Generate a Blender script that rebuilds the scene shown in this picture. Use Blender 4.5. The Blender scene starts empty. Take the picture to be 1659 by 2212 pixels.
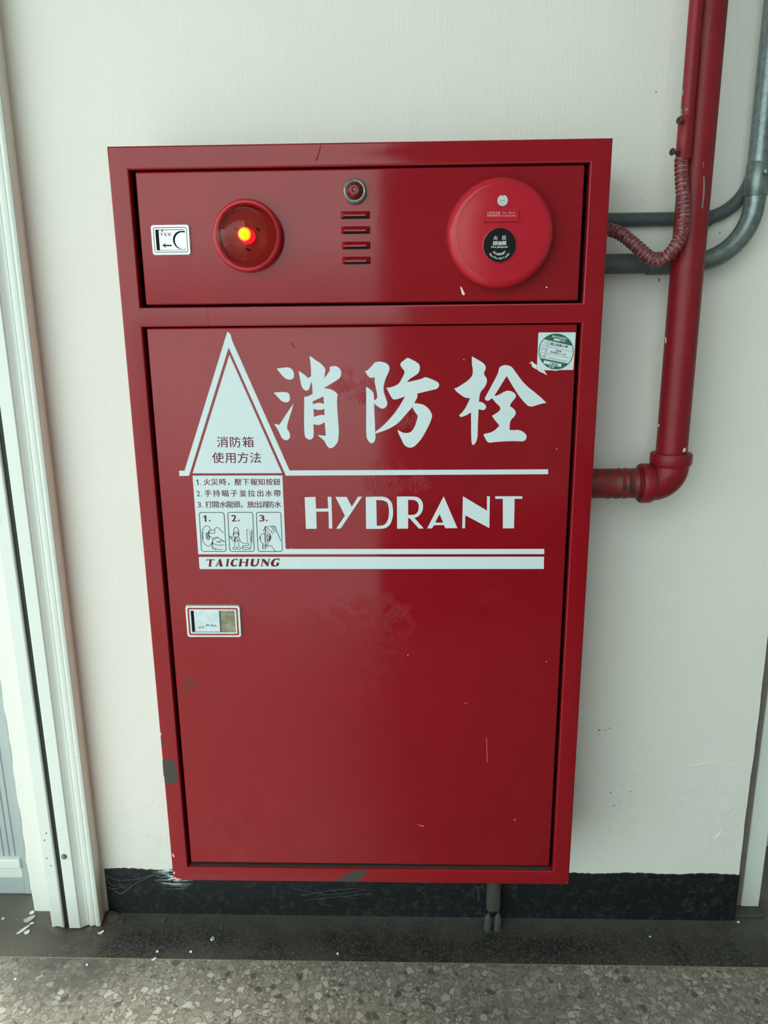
import bpy, bmesh, math, random
from mathutils import Vector, Matrix, Euler
random.seed(7)
C = bpy.context.scene.collection
PI = math.pi

# ------------------------------------------------------------------ camera, light, exposure
IMG_W, IMG_H = 1659.0, 2212.0
FLOOR = 0.2403                       # the cabinet hangs this far above the floor
CAM_LOC = Vector((0.06793681, -1.18112402, 1.01654336 + FLOOR))
CAM_ROT = Euler((1.33438045, 0.00917059, 0.02604408), 'XYZ')
FOCAL_PX = 1561.9325
cam_d = bpy.data.cameras.new('camera'); cam = bpy.data.objects.new('camera', cam_d); C.objects.link(cam)
cam.location = CAM_LOC; cam.rotation_euler = CAM_ROT
cam_d.sensor_fit = 'VERTICAL'; cam_d.sensor_height = 24.0; cam_d.lens = FOCAL_PX * 24.0 / IMG_H
cam_d.clip_start = 0.02
sc = bpy.context.scene
sc.camera = cam
vs = sc.view_settings
vs.view_transform = 'Standard'; vs.look = 'None'; vs.gamma = 1.0; vs.use_curve_mapping = False
vs.exposure = 0.19
sc.cycles.use_denoising = True
sc.cycles.max_bounces = 10

world = bpy.data.worlds.new('overcast_sky'); sc.world = world; world.use_nodes = True
wt = world.node_tree; wt.nodes.clear()
wo = wt.nodes.new('ShaderNodeOutputWorld'); wb = wt.nodes.new('ShaderNodeBackground')
wg = wt.nodes.new('ShaderNodeTexCoord'); wsx = wt.nodes.new('ShaderNodeSeparateXYZ'); wr = wt.nodes.new('ShaderNodeValToRGB')
wm = wt.nodes.new('ShaderNodeMapRange')
wm.inputs['From Min'].default_value = -1; wm.inputs['From Max'].default_value = 1
wt.links.new(wg.outputs['Generated'], wsx.inputs[0]); wt.links.new(wsx.outputs['Z'], wm.inputs['Value'])
wt.links.new(wm.outputs[0], wr.inputs[0]); wt.links.new(wr.outputs[0], wb.inputs['Color']); wt.links.new(wb.outputs[0], wo.inputs[0])
e = wr.color_ramp.elements
e[0].position = 0.42; e[0].color = (0.42, 0.50, 0.47, 1)
e[1].position = 0.56; e[1].color = (0.80, 1.0, 0.95, 1)
wb.inputs['Strength'].default_value = 3.0

sun_d = bpy.data.lights.new('hazy_sun', 'SUN'); sun_d.energy = 9.5; sun_d.angle = math.radians(5); sun_d.color = (0.96, 1.0, 0.97)
sun = bpy.data.objects.new('hazy_sun', sun_d); C.objects.link(sun); sun.location = (0, -3, 6)
sun.rotation_euler = (math.radians(90-57.4), 0, 0)      # high sun added in front of the opening to brighten the left floor

# ------------------------------------------------------------------ helpers
RM = CAM_ROT.to_matrix()
def U(px, py, y):
    """the point of the vertical plane y = const seen at a pixel of the photograph"""
    d = RM @ Vector(((px - IMG_W/2)/FOCAL_PX, -(py - IMG_H/2)/FOCAL_PX, -1.0))
    return CAM_LOC + d * ((y - CAM_LOC.y)/d.y)
def UF(px, py, z=0.0):
    d = RM @ Vector(((px - IMG_W/2)/FOCAL_PX, -(py - IMG_H/2)/FOCAL_PX, -1.0))
    return CAM_LOC + d * ((z - CAM_LOC.z)/d.z)

class MB:
    def __init__(s): s.v = []; s.f = []; s.m = []
    def add(s, verts, faces, mi=0):
        o = len(s.v); s.v += [tuple(v) for v in verts]
        for f in faces: s.f.append([i+o for i in f]); s.m.append(mi)
    def bm(s, bm, mi=0, M=None):
        bm.verts.ensure_lookup_table(); bm.verts.index_update()
        s.add([(M @ v.co if M else v.co) for v in bm.verts], [[v.index for v in f.verts] for f in bm.faces], mi); bm.free()
    def mesh(s, me, fn, mi=0):
        s.add([fn(v.co) for v in me.vertices], [list(p.vertices) for p in me.polygons], mi)
    def box(s, a, b, mi=0, bev=0.0, seg=2):
        bm = bmesh.new(); bmesh.ops.create_cube(bm, size=1)
        c = [(a[i]+b[i])/2 for i in range(3)]; d = [abs(b[i]-a[i]) for i in range(3)]
        for v in bm.verts: v.co = Vector((c[0]+v.co.x*d[0], c[1]+v.co.y*d[1], c[2]+v.co.z*d[2]))
        if bev: bmesh.ops.bevel(bm, geom=bm.edges[:], offset=bev, segments=seg, affect='EDGES', profile=0.5)
        s.bm(bm, mi)
    def lathe(s, origin, axis, prof, n=64, mi=0, cap=True, mfn=None):
        """prof: (radius, height along axis)"""
        ax = Vector(axis).normalized(); t = ax.orthogonal().normalized(); b = ax.cross(t); o = Vector(origin)
        vs_ = []; fs = []
        for r, h in prof:
            for i in range(n):
                a = 2*PI*i/n; vs_.append(o + ax*h + (t*math.cos(a) + b*math.sin(a))*r)
        for k in range(len(prof)-1):
            for i in range(n): fs.append([k*n+i, k*n+(i+1)%n, (k+1)*n+(i+1)%n, (k+1)*n+i])
        if cap: fs.append(list(range(n))); fs.append([(len(prof)-1)*n+i for i in range(n)])
        s.add(vs_, fs, mi)
    def tube(s, pts, rad, n=24, mi=0, cap=True, mfn=None):
        pts = [Vector(p) for p in pts]; m = len(pts)
        if not hasattr(rad, '__len__'): rad = [rad]*m
        T = [(pts[min(i+1, m-1)] - pts[max(i-1, 0)]).normalized() for i in range(m)]
        u = T[0].orthogonal().normalized(); vs_ = []
        for i in range(m):
            u = (u - T[i]*u.dot(T[i])).normalized(); w = T[i].cross(u)
            for k in range(n):
                a = 2*PI*k/n; vs_.append(pts[i] + (u*math.cos(a) + w*math.sin(a))*rad[i])
        o = len(s.v); s.v += [tuple(v) for v in vs_]
        for i in range(m-1):
            for k in range(n):
                s.f.append([o+i*n+k, o+i*n+(k+1)%n, o+(i+1)*n+(k+1)%n, o+(i+1)*n+k]); s.m.append(mfn(i, k) if mfn else mi)
        if cap:
            s.f.append([o+k for k in range(n)]); s.m.append(mi); s.f.append([o+(m-1)*n+k for k in range(n)]); s.m.append(mi)
    def poly(s, loops, y, mi=0, th=0.00012):
        """flat filled outline (loops in x, z; further loops are holes) facing -y on the plane y"""
        cu = bpy.data.curves.new('tmp', 'CURVE'); cu.dimensions = '2D'; cu.fill_mode = 'BOTH'; cu.extrude = th/2
        for L in loops:
            sp = cu.splines.new('POLY'); sp.points.add(len(L)-1)
            for p, q in zip(sp.points, L): p.co = (q[0], q[1], 0, 1)
            sp.use_cyclic_u = True
        me = curve_mesh(cu)
        s.mesh(me, lambda v: (v.x, y - th/2 + v.z, v.y), mi); bpy.data.meshes.remove(me)
    def ribbon(s, pts, w, y, mi=0, closed=False):
        pts = [Vector((p[0], p[1])) for p in pts]
        if closed: pts = pts + [pts[0]]
        n = len(pts); L = []; R_ = []
        for i in range(n):
            a = pts[i-1] if i > 0 else (pts[-2] if closed else pts[0]); b = pts[i+1] if i < n-1 else (pts[1] if closed else pts[-1])
            t = (b-a); t = t.normalized() if t.length > 1e-9 else Vector((1, 0)); nn = Vector((-t.y, t.x))*(w/2)
            L.append(pts[i]+nn); R_.append(pts[i]-nn)
        vs_ = [(p.x, y, p.y) for p in L] + [(p.x, y, p.y) for p in R_]
        s.add(vs_, [[i, i+1, n+i+1, n+i] for i in range(n-1)], mi)
    def build(s, name, mats, parent=None, smooth=None, origin=None):
        me = bpy.data.meshes.new(name)
        o = bpy.data.objects.new(name, me); C.objects.link(o)
        off = Vector((0, 0, 0))
        if parent is not None: off = WORLD[parent.name]
        if origin is not None: off = Vector(origin)
        me.from_pydata([Vector(v)-off for v in s.v], [], s.f)
        for m in (mats if isinstance(mats, (list, tuple)) else [mats]): me.materials.append(m)
        me.polygons.foreach_set('material_index', s.m)
        bm = bmesh.new(); bm.from_mesh(me); bmesh.ops.recalc_face_normals(bm, faces=bm.faces[:]); bm.to_mesh(me); bm.free()
        if smooth is not None:
            me.polygons.foreach_set('use_smooth', [True]*len(me.polygons))
            me.set_sharp_from_angle(angle=math.radians(smooth))
        if parent is not None:
            o.parent = parent; WORLD[o.name] = off
            if origin is not None: o.location = off - WORLD[parent.name]
        else:
            o.location = off; WORLD[o.name] = off
        return o
WORLD = {}
def curve_mesh(cu):
    ob = bpy.data.objects.new('tmp', cu); C.objects.link(ob)
    dg = bpy.context.evaluated_depsgraph_get(); dg.update()
    me = bpy.data.meshes.new_from_object(ob.evaluated_get(dg))
    bpy.data.objects.remove(ob)
    (bpy.data.curves.remove(cu))
    return me
def thing(name, label, cat, loc, group=None):
    o = bpy.data.objects.new(name, None); C.objects.link(o); o.location = loc; o.empty_display_size = 0.05
    WORLD[o.name] = Vector(loc); return tag(o, label, cat, group)
def tag(o, label, cat, group=None):
    o['label'] = label; o['category'] = cat
    if group: o['group'] = group
    return o
def struct(o): o['kind'] = 'structure'; return o
def lab(o, t): o['label'] = t; return o
def px(pts, y, org=(0, 0), s=1.0):
    """outline traced on a flat face of the place -> (x, z) on that face"""
    r = []
    for a, b in pts:
        p = U(org[0]+a/s, org[1]+b/s, y); r.append((p.x, p.z))
    return r
def soften(L, ang=62, rounds=2):
    """cut the blunt corners of a closed outline, keep the sharp ones"""
    for _ in range(rounds):
        out = []; n = len(L)
        for i in range(n):
            a, b, c = Vector(L[i-1]), Vector(L[i]), Vector(L[(i+1) % n])
            d1, d2 = b-a, c-b
            if d1.length < 1e-9 or d2.length < 1e-9: continue
            if math.degrees(d1.angle(d2)) < ang:
                out += [tuple(b-d1*0.25), tuple(b+d2*0.25)]
            else: out.append(tuple(b))
        L = out
    return L
def smooth_line(P, n=6):
    P = [Vector(p) for p in P]; out = []
    for i in range(len(P)-1):
        p0, p1, p2, p3 = P[max(i-1, 0)], P[i], P[i+1], P[min(i+2, len(P)-1)]
        for k in range(n):
            t = k/n
            out.append(0.5*((2*p1)+(p2-p0)*t+(2*p0-5*p1+4*p2-p3)*t*t+(3*p1-p0-3*p2+p3)*t**3))
    out.append(P[-1]); return out
def fillet(pts, R, n=12):
    """polyline with round bends"""
    pts = [Vector(p) for p in pts]; out = [pts[0]]
    for i in range(1, len(pts)-1):
        a = (pts[i-1]-pts[i]).normalized(); b = (pts[i+1]-pts[i]).normalized()
        th = a.angle(b); t = R/math.tan(th/2); c = pts[i] + (a+b).normalized()*(R/math.sin(th/2))
        s, e_ = pts[i]+a*t, pts[i]+b*t; v0 = s-c; v1 = e_-c; w = v0.angle(v1)
        for k in range(n+1):
            q = k/n; out.append(c + v0*(math.sin((1-q)*w)/math.sin(w)) + v1*(math.sin(q*w)/math.sin(w)))
    out.append(pts[-1]); return out
GLY = {}
def glyphs(txt, bold=0.0):
    k = txt
    if k not in GLY:
        cu = bpy.data.curves.new('tmp', 'FONT'); cu.body = txt; cu.size = 1.0; cu.fill_mode = 'FRONT'; cu.resolution_u = 3
        GLY[k] = curve_mesh(cu)
    return GLY[k]
def bbox(me):
    xs = [v.co.x for v in me.vertices]; ys = [v.co.y for v in me.vertices]
    return min(xs), max(xs), min(ys), max(ys)
REF = None
def dbl(mb, me, fn, mi, d):
    for k, (a, b) in enumerate(((-d, 0), (d, 0), (0, d*.6)) if d else ((0, 0),)):
        mb.mesh(me, lambda v: (lambda q: (q[0]+a, q[1]-.00003*k, q[2]+b))(fn(v)), mi)
def han(mb, ch, cx, cz, w, h, y, mi=0, bold=0.0, rot=0.0):
    """one character set in a w x h square centred on (cx, cz)"""
    global REF
    if REF is None:
        REF = bbox(glyphs('國'))
    x0, x1, y0, y1 = REF; mx, my = (x0+x1)/2, (y0+y1)/2; sx, sy = w*0.90/(x1-x0), h*0.90/(y1-y0)
    c, s_ = math.cos(rot), math.sin(rot)
    def fn(v):
        a, b = (v.x-mx)*sx, (v.y-my)*sy
        return (cx + a*c - b*s_, y, cz + a*s_ + b*c)
    dbl(mb, glyphs(ch), fn, mi, bold*w)
def latin(mb, txt, cx, cz, w, h, y, mi=0, bold=0.0, shear=0.0, rot=0.0, ref=None):
    """a word fitted into w x h centred on (cx, cz)"""
    me = glyphs(txt, bold); x0, x1, y0, y1 = bbox(me)
    c, s_ = math.cos(rot), math.sin(rot)
    def fn(v):
        a = ((v.x-x0)/(x1-x0)-0.5)*w; b = ((v.y-y0)/(y1-y0)-0.5)*h; a += shear*b
        return (cx + a*c - b*s_, y, cz + a*s_ + b*c)
    dbl(mb, me, fn, mi, bold*h)
def psize(pxx, pyy, y, w, h):
    """pixels -> metres on the plane, at a pixel"""
    return ((U(pxx+5, pyy, y)-U(pxx-5, pyy, y)).length/10*w, (U(pxx, pyy+5, y)-U(pxx, pyy-5, y)).length/10*h)
def han_px(mb, ch, a, b, em, y, mi=0, bold=0.0, rot=0.0, emh=None):
    p = U(a, b, y); w, h = psize(a, b, y, em, emh or em); han(mb, ch, p.x, p.z, w, h, y, mi, bold, rot)
def latin_px(mb, txt, a, b, w, h, y, mi=0, bold=0.0, shear=0.0, rot=0.0):
    p = U(a, b, y); w, h = psize(a, b, y, w, h); latin(mb, txt, p.x, p.z, w, h, y, mi, bold, shear, rot)

# ------------------------------------------------------------------ materials
class NT:
    def __init__(s, name):
        s.mat = bpy.data.materials.new(name); s.mat.use_nodes = True; s.t = s.mat.node_tree; s.t.nodes.clear()
        s.out = s.t.nodes.new('ShaderNodeOutputMaterial'); s.b = s.n('ShaderNodeBsdfPrincipled'); s.l(s.b.outputs[0], s.out.inputs['Surface'])
        s.pos = s.n('ShaderNodeNewGeometry').outputs['Position']
    def n(s, typ, **kw):
        nd = s.t.nodes.new(typ)
        for k, v in kw.items(): setattr(nd, k, v)
        return nd
    def l(s, a, b): s.t.links.new(a, b)
    def put(s, sock, v):
        if hasattr(v, 'is_linked') or isinstance(v, bpy.types.NodeSocket): s.l(v, sock)
        else: sock.default_value = v
    def scale(s, vec, sx, sy, sz, off=(0, 0, 0)):
        m = s.n('ShaderNodeMapping'); s.l(vec, m.inputs['Vector']); m.inputs['Scale'].default_value = (sx, sy, sz); m.inputs['Location'].default_value = off; return m.outputs[0]
    def noise(s, scale=5, detail=4, rough=0.5, vec=None, dist=0.0):
        nd = s.n('ShaderNodeTexNoise'); s.l(vec if vec is not None else s.pos, nd.inputs['Vector'])
        nd.inputs['Scale'].default_value = scale; nd.inputs['Detail'].default_value = detail; nd.inputs['Roughness'].default_value = rough; nd.inputs['Distortion'].default_value = dist
        return nd.outputs['Fac']
    def voro(s, scale, vec=None, feature='F1', rnd=1.0):
        nd = s.n('ShaderNodeTexVoronoi', feature=feature); s.l(vec if vec is not None else s.pos, nd.inputs['Vector'])
        nd.inputs['Scale'].default_value = scale; nd.inputs['Randomness'].default_value = rnd; return nd
    def ramp(s, fac, stops):
        nd = s.n('ShaderNodeValToRGB'); s.l(fac, nd.inputs[0]); el = nd.color_ramp.elements
        while len(el) < len(stops): el.new(0.5)
        for e_, (p, c) in zip(el, stops): e_.position = p; e_.color = (c, c, c, 1) if not hasattr(c, '__len__') else (*c, 1)
        return nd.outputs['Color']
    def math(s, op, a, b=0.0, clamp=False):
        nd = s.n('ShaderNodeMath', operation=op, use_clamp=clamp); s.put(nd.inputs[0], a); s.put(nd.inputs[1], b); return nd.outputs[0]
    def mix(s, fac, a, b, blend='MIX'):
        nd = s.n('ShaderNodeMix', data_type='RGBA', blend_type=blend); s.put(nd.inputs[0], fac)
        for k, v in ((6, a), (7, b)):
            if isinstance(v, bpy.types.NodeSocket): s.l(v, nd.inputs[k])
            else: nd.inputs[k].default_value = (*v, 1)
        return nd.outputs[2]
    def blob(s, c, r, soft=1.0):
        """1 inside a soft ball round c"""
        d = s.n('ShaderNodeVectorMath', operation='DISTANCE'); s.l(s.pos, d.inputs[0]); d.inputs[1].default_value = c
        m = s.n('ShaderNodeMapRange'); s.l(d.outputs['Value'], m.inputs['Value'])
        m.inputs['From Min'].default_value = r; m.inputs['From Max'].default_value = r*(1-soft*0.8); return m.outputs[0]
    def bump(s, h, strength, dist=0.001, prev=None):
        nd = s.n('ShaderNodeBump'); s.l(h, nd.inputs['Height']); s.put(nd.inputs['Strength'], strength); nd.inputs['Distance'].default_value = dist
        if prev is not None: s.l(prev, nd.inputs['Normal'])
        return nd.outputs[0]
    def fin(s, color=None, rough=0.5, metal=0.0, normal=None, **kw):
        if color is not None:
            if isinstance(color, bpy.types.NodeSocket): s.l(color, s.b.inputs['Base Color'])
            else: s.b.inputs['Base Color'].default_value = (*color, 1)
        s.put(s.b.inputs['Roughness'], rough); s.put(s.b.inputs['Metallic'], metal)
        if normal is not None: s.l(normal, s.b.inputs['Normal'])
        for k, v in kw.items(): s.put(s.b.inputs[k.replace('_', ' ')], v)
        return s.mat
def plain(name, color, rough=0.5, metal=0.0, var=0.12, scale=60, **kw):
    t = NT(name); n = t.noise(scale, 4, 0.6)
    c = t.mix(n, tuple(x*(1-var) for x in color), tuple(min(1, x*(1+var)) for x in color))
    return t.fin(c, rough, metal, t.bump(n, 0.08, 0.0006), **kw)

def m_red_paint(name, base, patches=(), rough=0.11):
    t = NT(name)
    n1 = t.noise(9, 4); n2 = t.noise(900, 2)
    c = t.mix(n1, tuple(x*0.88 for x in base), tuple(x*1.1 for x in base))
    dots = t.ramp(t.voro(95).outputs['Distance'], [(0.05, 1.0), (0.10, 0.0)])
    gate = t.ramp(t.noise(18, 2), [(0.55, 0.0), (0.62, 1.0)])
    c = t.mix(t.math('MULTIPLY', t.math('MULTIPLY', dots, gate), 0.5), c, tuple(x*0.45 for x in base))
    nrm = t.bump(t.noise(260, 2), 0.035, 0.0006)
    nrm = t.bump(t.noise(14, 2), 0.05, 0.004, nrm)
    sx = t.n('ShaderNodeSeparateXYZ'); t.l(t.pos, sx.inputs[0])
    xm = t.ramp(t.math('ABSOLUTE', t.math('ADD', sx.outputs[0], 0.243)), [(0.018, 1.0), (0.034, 0.0)])
    runs = t.noise(1, 3, 0.5, t.scale(t.pos, 170, 30, 7))
    nrm = t.bump(runs, t.math('MULTIPLY', t.math('MULTIPLY', t.blob((-0.235, 0, 1.25), 0.36, 0.7), xm), 0.75), 0.0012, nrm)
    if patches:
        acc = None
        for p, r in patches:
            b = t.blob(p, r, 0.9); acc = b if acc is None else t.math('MAXIMUM', acc, b)
        wr = t.ramp(t.noise(300, 3, 0.6, dist=0.3), [(0.40, 0.0), (0.70, 1.0)])
        gate2 = t.ramp(t.noise(45, 3), [(0.40, 0.0), (0.55, 1.0)])
        nrm = t.bump(wr, t.math('MULTIPLY', t.math('MULTIPLY', acc, gate2), 0.30), 0.0011, nrm)
    r = t.math('ADD', t.math('MULTIPLY', n1, 0.10), rough-0.05)
    return t.fin(c, r, 0.0, nrm, Specular_IOR_Level=0.33)

RED = (0.258, 0.0062, 0.0125)
def PT(a, b, r): p = U(a, b, 0.004); return (tuple(p), r)
PATCHES = [PT(745, 830, .035), PT(790, 850, .03), PT(830, 1045, .05), PT(910, 1040, .035), PT(660, 1080, .05), PT(655, 1150, .04),
           PT(1060, 1280, .06), PT(760, 1370, .09), PT(860, 1340, .06), PT(690, 1350, .06), PT(820, 1420, .07), PT(1010, 1370, .05),
           PT(1090, 1570, .06), PT(890, 900, .035), PT(430, 1300, .06), PT(400, 1340, .05), PT(780, 1480, .06), PT(650, 1420, .05)]
M_RED = m_red_paint('red_enamel', RED, PATCHES)
M_REDPLASTIC = m_red_paint('red_plastic', (0.43, 0.012, 0.026), (), 0.2)
def m_pipe_red():
    t = NT('red_pipe_paint'); n = t.noise(25, 5, 0.6); n2 = t.noise(1, 4, 0.6, t.scale(t.pos, 220, 220, 12))
    c = t.mix(n, (0.16, 0.006, 0.012), (0.26, 0.011, 0.019))
    c = t.mix(t.ramp(n2, [(0.62, 0.0), (0.80, 0.35)]), c, (0.42, 0.12, 0.12))
    return t.fin(c, 0.42, 0.0, t.bump(t.noise(180, 3), 0.14, 0.0008), Specular_IOR_Level=0.3)
M_PIPE = m_pipe_red()
def m_branch():
    t = NT('stained_red_paint'); n = t.noise(38, 5, 0.65)
    c = t.mix(t.ramp(n, [(0.46, 0.0), (0.60, 1.0)]), (0.20, 0.009, 0.014), (0.045, 0.022, 0.018))
    sep = t.n('ShaderNodeSeparateXYZ'); t.l(t.pos, sep.inputs[0])
    low = t.n('ShaderNodeMapRange'); t.l(t.math('ADD', sep.outputs['Z'], t.math('MULTIPLY', t.noise(80, 3), 0.010)), low.inputs['Value'])
    low.inputs['From Min'].default_value = 0.982; low.inputs['From Max'].default_value = 0.979
    c = t.mix(low.outputs[0], c, (0.10, 0.115, 0.10))
    return t.fin(c, 0.5, 0.0, t.bump(n, 0.3, 0.001))
M_BRANCH = m_branch()
def m_hose():
    t = NT('red_hose_paint'); n = t.noise(160, 4, 0.7)
    return t.fin(t.mix(t.ramp(n, [(0.50, 0.0), (0.66, 0.75)]), (0.20, 0.010, 0.020), (0.16, 0.12, 0.115)), 0.4, 0.0, t.bump(n, 0.2, 0.0006))
M_HOSE_RED = m_hose()
def m_hose_groove():
    t = NT('bare_hose_metal'); n = t.noise(130, 4, 0.7)
    return t.fin(t.mix(t.ramp(n, [(0.40, 0.0), (0.55, 1.0)]), (0.06, 0.010, 0.013), (0.24, 0.21, 0.195)), 0.5, 0.2)
M_HOSE_GREY = m_hose_groove()
def m_galv(name, a, b, rough=0.42, metal=0.75):
    t = NT(name); n = t.noise(70, 5, 0.7); f = t.math('ADD', t.math('MULTIPLY', n, 0.55), t.math('MULTIPLY', t.noise(330, 4, 0.7), 0.45))
    c = t.mix(t.ramp(f, [(0.35, 0.0), (0.65, 1.0)]), a, b)
    return t.fin(c, rough, metal, t.bump(n, 0.15, 0.0006))
M_GALV = m_galv('galvanized_steel', (0.12, 0.145, 0.15), (0.27, 0.32, 0.32))
M_GALV_DARK = m_galv('dark_grey_conduit', (0.060, 0.078, 0.080), (0.085, 0.105, 0.108), 0.5, 0.0)  # darker, duller grey than the other conduit metal
def m_wall():
    t = NT('cream_plaster'); n = t.noise(3, 4)
    c = t.mix(n, (0.765, 0.735, 0.695), (0.81, 0.78, 0.74))
    dirt = t.ramp(t.voro(26).outputs['Distance'], [(0.02, 1.0), (0.06, 0.0)])
    gate = t.ramp(t.noise(7, 3), [(0.60, 0.0), (0.68, 1.0)])
    c = t.mix(t.math('MULTIPLY', t.math('MULTIPLY', dirt, gate), 0.6), c, (0.25, 0.22, 0.18))
    # grime in the lower right and beside the cabinet
    g = t.math('MULTIPLY', t.blob((0.52, 0.18, 0.30), 0.22, 0.9), t.ramp(t.noise(60, 5, 0.7), [(0.56, 0.0), (0.72, 0.22)]))
    g2 = t.math('MULTIPLY', t.blob((0.47, 0.18, 0.90), 0.10, 0.9), t.ramp(t.noise(90, 5, 0.7), [(0.58, 0.0), (0.74, 0.35)]))
    c = t.mix(t.math('MAXIMUM', g, g2), c, (0.30, 0.29, 0.26))
    brush = t.noise(1, 4, 0.6, t.scale(t.pos, 260, 260, 26))
    nrm = t.bump(brush, 0.35, 0.0012)
    nrm = t.bump(t.noise(38, 5, 0.6), 0.20, 0.0022, nrm)
    nrm = t.bump(t.noise(5, 2), 0.25, 0.010, nrm)
    crk = t.math('ABSOLUTE', t.math('SUBTRACT', t.noise(9, 5, 0.6, t.scale(t.pos, 1, 1, 1.8)), 0.5))
    low = t.math('MAXIMUM', t.blob((-0.50, 0.18, 0.18), 0.30), t.blob((0.72, 0.18, 0.24), 0.30))
    nrm = t.bump(t.ramp(crk, [(0.0, 1.0), (0.012, 0.0)]), t.math('MULTIPLY', low, 0.35), 0.0015, nrm)
    nrm = t.bump(t.noise(30, 4, 0.6), t.math('MULTIPLY', low, 0.55), 0.004, nrm)
    return t.fin(c, 0.45, 0.0, nrm, Specular_IOR_Level=0.3)
M_WALL = m_wall()
def m_black_board():
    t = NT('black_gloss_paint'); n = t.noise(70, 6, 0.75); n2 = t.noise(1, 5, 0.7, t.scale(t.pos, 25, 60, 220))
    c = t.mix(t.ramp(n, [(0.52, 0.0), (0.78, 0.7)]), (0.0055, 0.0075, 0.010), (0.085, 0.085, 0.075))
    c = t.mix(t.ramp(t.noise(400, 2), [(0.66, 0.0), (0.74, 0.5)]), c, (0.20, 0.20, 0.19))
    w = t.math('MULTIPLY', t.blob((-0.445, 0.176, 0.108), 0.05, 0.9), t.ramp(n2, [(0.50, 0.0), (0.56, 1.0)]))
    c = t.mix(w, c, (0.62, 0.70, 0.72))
    return t.fin(c, 0.45, 0.0, t.bump(t.noise(60, 5), 0.4, 0.0015))
M_BOARD = m_black_board()
def m_terrazzo():
    t = NT('terrazzo_grey'); warp = t.n('ShaderNodeVectorMath', operation='ADD'); nz = t.n('ShaderNodeTexNoise'); t.l(t.pos, nz.inputs['Vector']); nz.inputs['Scale'].default_value = 90
    sc_ = t.n('ShaderNodeVectorMath', operation='SCALE'); t.l(nz.outputs['Color'], sc_.inputs[0]); sc_.inputs['Scale'].default_value = 0.008
    t.l(t.pos, warp.inputs[0]); t.l(sc_.outputs[0], warp.inputs[1]); v = t.scale(warp.outputs[0], 1, 1, 0)
    def layer(scale, off):
        vv = t.scale(v, 1, 1, 1, off)
        a = t.voro(scale, vv); ed = t.voro(scale, vv, 'DISTANCE_TO_EDGE')
        s1 = t.n('ShaderNodeSeparateColor'); t.l(a.outputs['Color'], s1.inputs[0])
        return s1.outputs[0], s1.outputs[1], ed.outputs['Distance']
    r1, g1, e1 = layer(72, (0, 0, 0)); r2, g2, e2 = layer(190, (3.1, 1.7, 0))
    matrix = t.mix(t.noise(320, 4, 0.7), (0.11, 0.094, 0.072), (0.24, 0.21, 0.165))
    tone = [(0.0, (0.035, 0.04, 0.042)), (0.09, (0.06, 0.065, 0.065)), (0.11, (0.22, 0.195, 0.155)), (0.45, (0.30, 0.275, 0.23)), (0.75, (0.40, 0.37, 0.32)), (1.0, (0.58, 0.55, 0.50))]
    small = t.mix(t.math('MULTIPLY', t.ramp(e2, [(0.05, 0.0), (0.12, 1.0)]), t.ramp(g2, [(0.40, 0.0), (0.42, 1.0)])), matrix, t.ramp(r2, tone))
    big = t.mix(t.math('MULTIPLY', t.ramp(e1, [(0.07, 0.0), (0.12, 1.0)]), t.ramp(g1, [(0.22, 0.0), (0.24, 1.0)])), small, t.ramp(r1, tone))
    dust = t.math('MULTIPLY', t.blob((-0.62, 0.045, 0.0), 0.16, 0.9), t.ramp(t.noise(16, 6, 0.7), [(0.34, 0.0), (0.54, 0.95)]))
    dust2 = t.ramp(t.noise(5, 4), [(0.5, 0.0), (0.8, 0.35)])
    c = t.mix(dust, t.mix(dust2, t.mix(t.math('MULTIPLY', t.noise(600, 2), 0.5), big, (0.12, 0.105, 0.085)), (0.22, 0.195, 0.15)), (0.085, 0.075, 0.062))
    c = t.mix(t.ramp(t.noise(260, 4, 0.75), [(0.30, 0.55), (0.62, 0.0)]), c, (0.10, 0.09, 0.075))
    return t.fin(c, t.math('ADD', t.math('MULTIPLY', t.noise(30, 4), 0.25), 0.30), 0.0, t.bump(t.noise(200, 3), 0.06, 0.0008))
M_TERR = m_terrazzo()
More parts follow.
